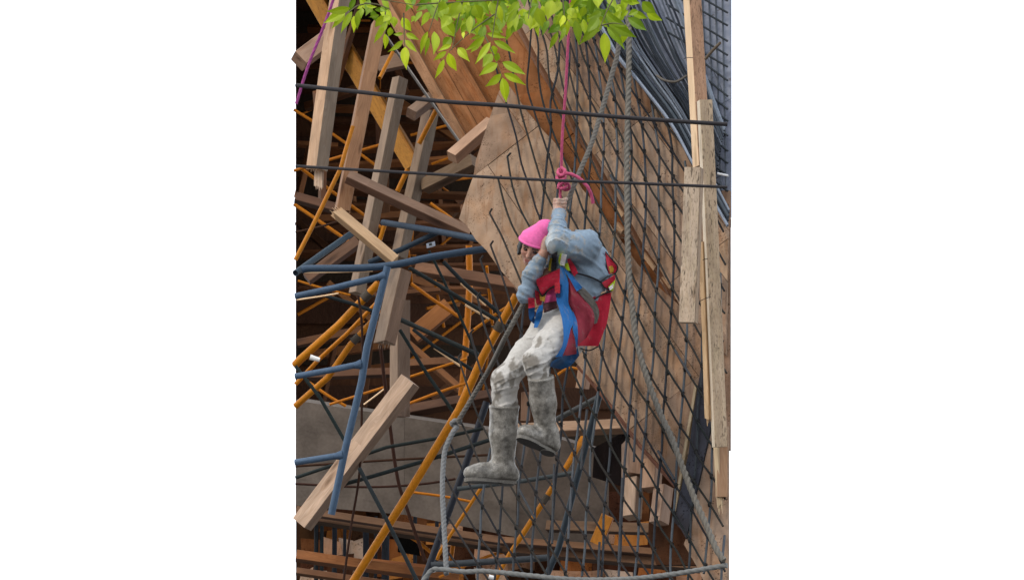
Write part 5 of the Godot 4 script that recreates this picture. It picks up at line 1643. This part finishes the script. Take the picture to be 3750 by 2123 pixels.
		c = c.lerp(Color(0.4, 0.36, 0.31), smoothstep(0.0, 0.4, mud - 0.02) * 0.2)
		return c
	var lb := bounds(f_leg, 0.03)
	put("trousers", net_mesh(pants, lb.position, lb.end, 0.0085, pants_paint), mats.cloth, o)

	# ---- boots ----
	var mudc := Color(0.31, 0.3, 0.275)
	var specs := [
		{"top": J(1979, 1378, 0.345), "an": an_n, "heel": J(2018, 1628, 0.25), "ball": J(1938, 1592, 0.33), "toe": J(1918, 1582, 0.35), "down": cam_dir(-0.40, -0.72, 0.62), "rt": 0.084},
		{"top": J(1846, 1482, 0.13), "an": an_f, "heel": J(1868, 1738, 0.08), "ball": J(1760, 1729, 0.15), "toe": J(1722, 1731, 0.17), "down": cam_dir(-0.10, -0.93, 0.30), "rt": 0.094}]
	for s in specs:
		var top: Vector3 = s.top
		var an: Vector3 = s.an
		var heel: Vector3 = s.heel
		var ball: Vector3 = s.ball
		var toe: Vector3 = s.toe
		var fdir := (toe - heel).normalized()
		var down: Vector3 = s.down
		down = (down - fdir * down.dot(fdir)).normalized()
		var bb := [bone(top, top.lerp(an, 0.45), s.rt, s.rt * 0.93), bone(top.lerp(an, 0.45), an, s.rt * 0.93, 0.066), bone(an, heel, 0.068, 0.052), bone(an, ball, 0.062, 0.048), bone(heel, ball, 0.05, 0.05), bone(ball, toe, 0.05, 0.043)]
		var shaft := (an - top).normalized()
		var sole_at := heel + down * 0.038
		var bf := func(p: Vector3) -> float:
			var d := field(p, bb, 0.035)
			d += crease.get_noise_3dv(p * 0.7) * 0.006 + blotch.get_noise_3dv(p * 4.0) * 0.002 - maxf(0.0, 1.0 - absf((p - top).dot(shaft) - 0.012) * 90.0) * 0.004
			d = maxf(d, (top - p).dot(shaft))
			return maxf(d, (p - sole_at).dot(down))
		var box := bounds(bb, 0.02)
		var bm := put("boot", net_mesh(bf, box.position, box.end, 0.0075, func(p):
			var m := blotch.get_noise_3dv(p * 2.5)
			return mudc.lerp(Color(0.45, 0.44, 0.41), smoothstep(0.05, 0.3, m) * 0.7).lerp(Color(0.13, 0.122, 0.108), smoothstep(0.12, 0.35, -m) * 0.7)), mats.wet, o)
		# sole: a slab with a heel block, outline of a foot; underside shade is in the dark colour
		var sd := fdir.cross(down).normalized()
		var len := heel.distance_to(toe) + 0.085
		var outl := PackedVector2Array()
		for k in 28:
			var an2 := TAU * k / 28.0
			var x := cos(an2)
			var wid := 0.046 + 0.009 * x - 0.012 * exp(-pow((x + 0.15) * 3.0, 2))
			outl.append(Vector2(x * len * 0.5, sin(an2) * wid * (1.0 if absf(x) < 0.9 else 1.08)))
		var mid := (heel + toe) * 0.5 + down * (0.038 + ((heel + toe) * 0.5 - heel).dot(-down))
		var so := put("sole", sheet_mesh(outl, mid, fdir, sd, down, 0.022, 0.024, Color(0.05, 0.046, 0.04), Color(0.2, 0.19, 0.17), 3.0), mats.mud, bm)
		var hl := PackedVector2Array()
		for k in 16:
			var an2 := TAU * k / 16.0
			hl.append(Vector2(-len * 0.31 + cos(an2) * 0.05, sin(an2) * 0.042))
		put("heel", sheet_mesh(hl, mid, fdir, sd, down, 0.03, 0.01, Color(0.05, 0.046, 0.04), Color(0.15, 0.14, 0.12), 3.0), mats.mud, bm)

	# ---- shirt tail, belt, vest, harness ----
	var red := Color(0.6, 0.018, 0.05)
	var dullred := Color(0.34, 0.035, 0.06)
	var blue := Color(0.016, 0.14, 0.42)
	var black := Color(0.015, 0.015, 0.018)
	var lime := Color(0.62, 0.85, 0.03)
	var white := Color(0.95, 0.95, 0.95)
	var gold := Color(0.55, 0.3, 0.03)
	laid("undershirt", o, [2010, 1056, 1999, 1083, 1993, 1109], [2053, 1036, 2048, 1071, 2039, 1101], 0.02, Color(0.8, 0.1, 0.3), 0.12)
	laid("belt", o, [1992, 1106, 1990, 1125, 1993, 1146], [2039, 1098, 2039, 1115, 2042, 1128], 0.016, Color(0.13, 0.05, 0.055), 0.12)
	laid("vest_back", o, [2165, 1089, 2169, 1139, 2165, 1182, 2142, 1232, 2115, 1266], [2240, 1070, 2235, 1112, 2224, 1178, 2208, 1224, 2191, 1267], 0.015, red, -0.02, 10, 0.02)
	strip("vest_binding", o, [2126, 1275, 2158, 1283, 2191, 1268], 5, 0.03, black, 0.0)
	laid("vest_flap", o, [2216, 921, 2221, 955, 2227, 985, 2231, 1003], [2230, 932, 2246, 953, 2264, 976, 2252, 1001], 0.02, red, -0.04)
	laid("vest_patch", o, [2229, 975, 2232, 989, 2235, 1000], [2243, 973, 2248, 985, 2246, 998], 0.03, gold, -0.04, 4)
	laid("vest_flap", o, [2202, 1036, 2213, 1053, 2230, 1066], [2253, 1005, 2252, 1035, 2243, 1066], 0.022, red, -0.03)
	laid("vest_stripe", o, [2228, 1050, 2235, 1068], [2254, 1024, 2246, 1062], 0.034, lime, -0.03, 4)
	laid("reflector", o, [2230, 1052, 2232, 1063], [2247, 1039, 2245, 1056], 0.044, white, -0.03, 4, 0.0, mats.shiny)
	strip("vest_binding", o, [2218, 921, 2237, 945, 2262, 975, 2253, 1001, 2227, 1012, 2202, 1030], 5, 0.045, black, -0.04)
	strip("vest_binding", o, [2202, 1035, 2215, 1054, 2233, 1059], 5, 0.045, black, -0.03)
	strip("vest_binding", o, [2177, 1096, 2208, 1077, 2240, 1066], 5, 0.045, black, -0.03)
	strip("black_strap", o, [2083, 994, 2131, 1005, 2169, 1017, 2203, 1034], 7, 0.03, black, 0.0)
	laid("harness_pad", o, [2115, 1066, 2142, 1097, 2165, 1128, 2176, 1162, 2176, 1187], [2135, 1050, 2162, 1078, 2185, 1112, 2195, 1147, 2187, 1182], 0.04, Color(0.2, 0.18, 0.16), 0.05)
	laid("seat_panel", o, [2081, 1018, 2082, 1070, 2082, 1107, 2098, 1139, 2112, 1178, 2115, 1224, 2115, 1265], [2084, 1016, 2112, 1062, 2142, 1098, 2169, 1132, 2178, 1166, 2170, 1197, 2148, 1236], 0.035, dullred, 0.1, 10, 0.03)
	laid("vest_front", o, [1965, 1023, 1968, 1047, 1986, 1083], [2052, 982, 2053, 1009, 2048, 1040], 0.045, red, 0.14, 8, 0.01)
	strip("vest_binding", o, [1968, 1048, 1986, 1083, 2012, 1058, 2047, 1040], 5, 0.06, black, 0.14)
	laid("harness_strap", o, [2050, 972, 2050, 1032, 2037, 1085, 2043, 1116, 2058, 1166, 2064, 1228, 2058, 1270, 2033, 1308], [2063, 985, 2082, 1035, 2081, 1105, 2094, 1139, 2101, 1178, 2090, 1205, 2077, 1262, 2058, 1305], 0.055, blue, 0.16, 8)
	laid("harness_strap", o, [2093, 1138, 2098, 1178, 2099, 1208, 2108, 1251, 2108, 1270], [2101, 1143, 2114, 1180, 2117, 1224, 2116, 1255, 2115, 1272], 0.055, blue, 0.14, 5)
	laid("seat_panel", o, [2091, 1197, 2077, 1262, 2060, 1305], [2094, 1199, 2107, 1251, 2112, 1295], 0.045, dullred, 0.14, 5)
	laid("harness_strap", o, [2021, 1324, 2058, 1303, 2100, 1295, 2115, 1269], [2014, 1341, 2050, 1351, 2088, 1340, 2122, 1301], 0.05, Color(0.012, 0.075, 0.2), 0.13, 6, 0.015)
	laid("harness_strap", o, [2053, 972, 2082, 1014, 2112, 1067], [2068, 983, 2101, 1014, 2134, 1053], 0.06, blue, 0.1, 4)
	laid("buckle", o, [2031, 1036, 2032, 1073], [2051, 1035, 2051, 1073], 0.075, Color(0.5, 0.02, 0.045), 0.16, 4)
	laid("buckle_base", o, [2034, 1076, 2036, 1089], [2052, 1075, 2053, 1088], 0.07, Color(0.01, 0.03, 0.1), 0.16, 4)
	laid("vest_lapel", o, [2077, 949, 2087, 982, 2103, 1012], [2087, 947, 2106, 974, 2117, 998], 0.03, red, 0.1, 4)
	laid("vest_stripe", o, [2052, 928, 2045, 953, 2051, 972], [2063, 928, 2058, 951, 2063, 973], 0.05, lime, 0.14, 4)
	laid("vest_stripe", o, [2064, 968, 2077, 989], [2080, 962, 2088, 992], 0.045, lime, 0.12, 4)
	laid("reflector", o, [2058, 928, 2050, 968], [2077, 932, 2067, 974], 0.065, white, 0.14, 4, 0.0, mats.shiny)
	laid("chest_loop", o, [2021, 931, 2023, 988], [2042, 920, 2035, 986], 0.02, Color(0.03, 0.03, 0.04), 0.1, 4)
	strip("yellow_strap", o, [2019, 945, 2015, 964, 2012, 991], 9, 0.04, Color(0.5, 0.36, 0.02), 0.12)
	laid("far_buckle", o, [1934, 1091, 1935, 1128], [1958, 1090, 1959, 1125], 0.05, red, 0.1, 4)
	laid("harness_strap", o, [1935, 1128, 1939, 1167, 1954, 1185], [1959, 1125, 1958, 1155, 1960, 1182], 0.05, blue * 0.6, 0.06, 4)
	laid("vest_front", o, [1959, 1061, 1962, 1100, 1967, 1118], [1976, 1071, 1986, 1095, 1981, 1118], 0.03, red * 0.7, 0.1, 4)
	laid("vest_patch", o, [1974, 1076, 1979, 1100], [1998, 1076, 1995, 1105], 0.045, gold * 0.7, 0.12, 4)
	laid("harness_strap", o, [1975, 1118, 1962, 1150, 1955, 1200], [1988, 1116, 1986, 1155, 1968, 1199], 0.05, blue, 0.12, 4)
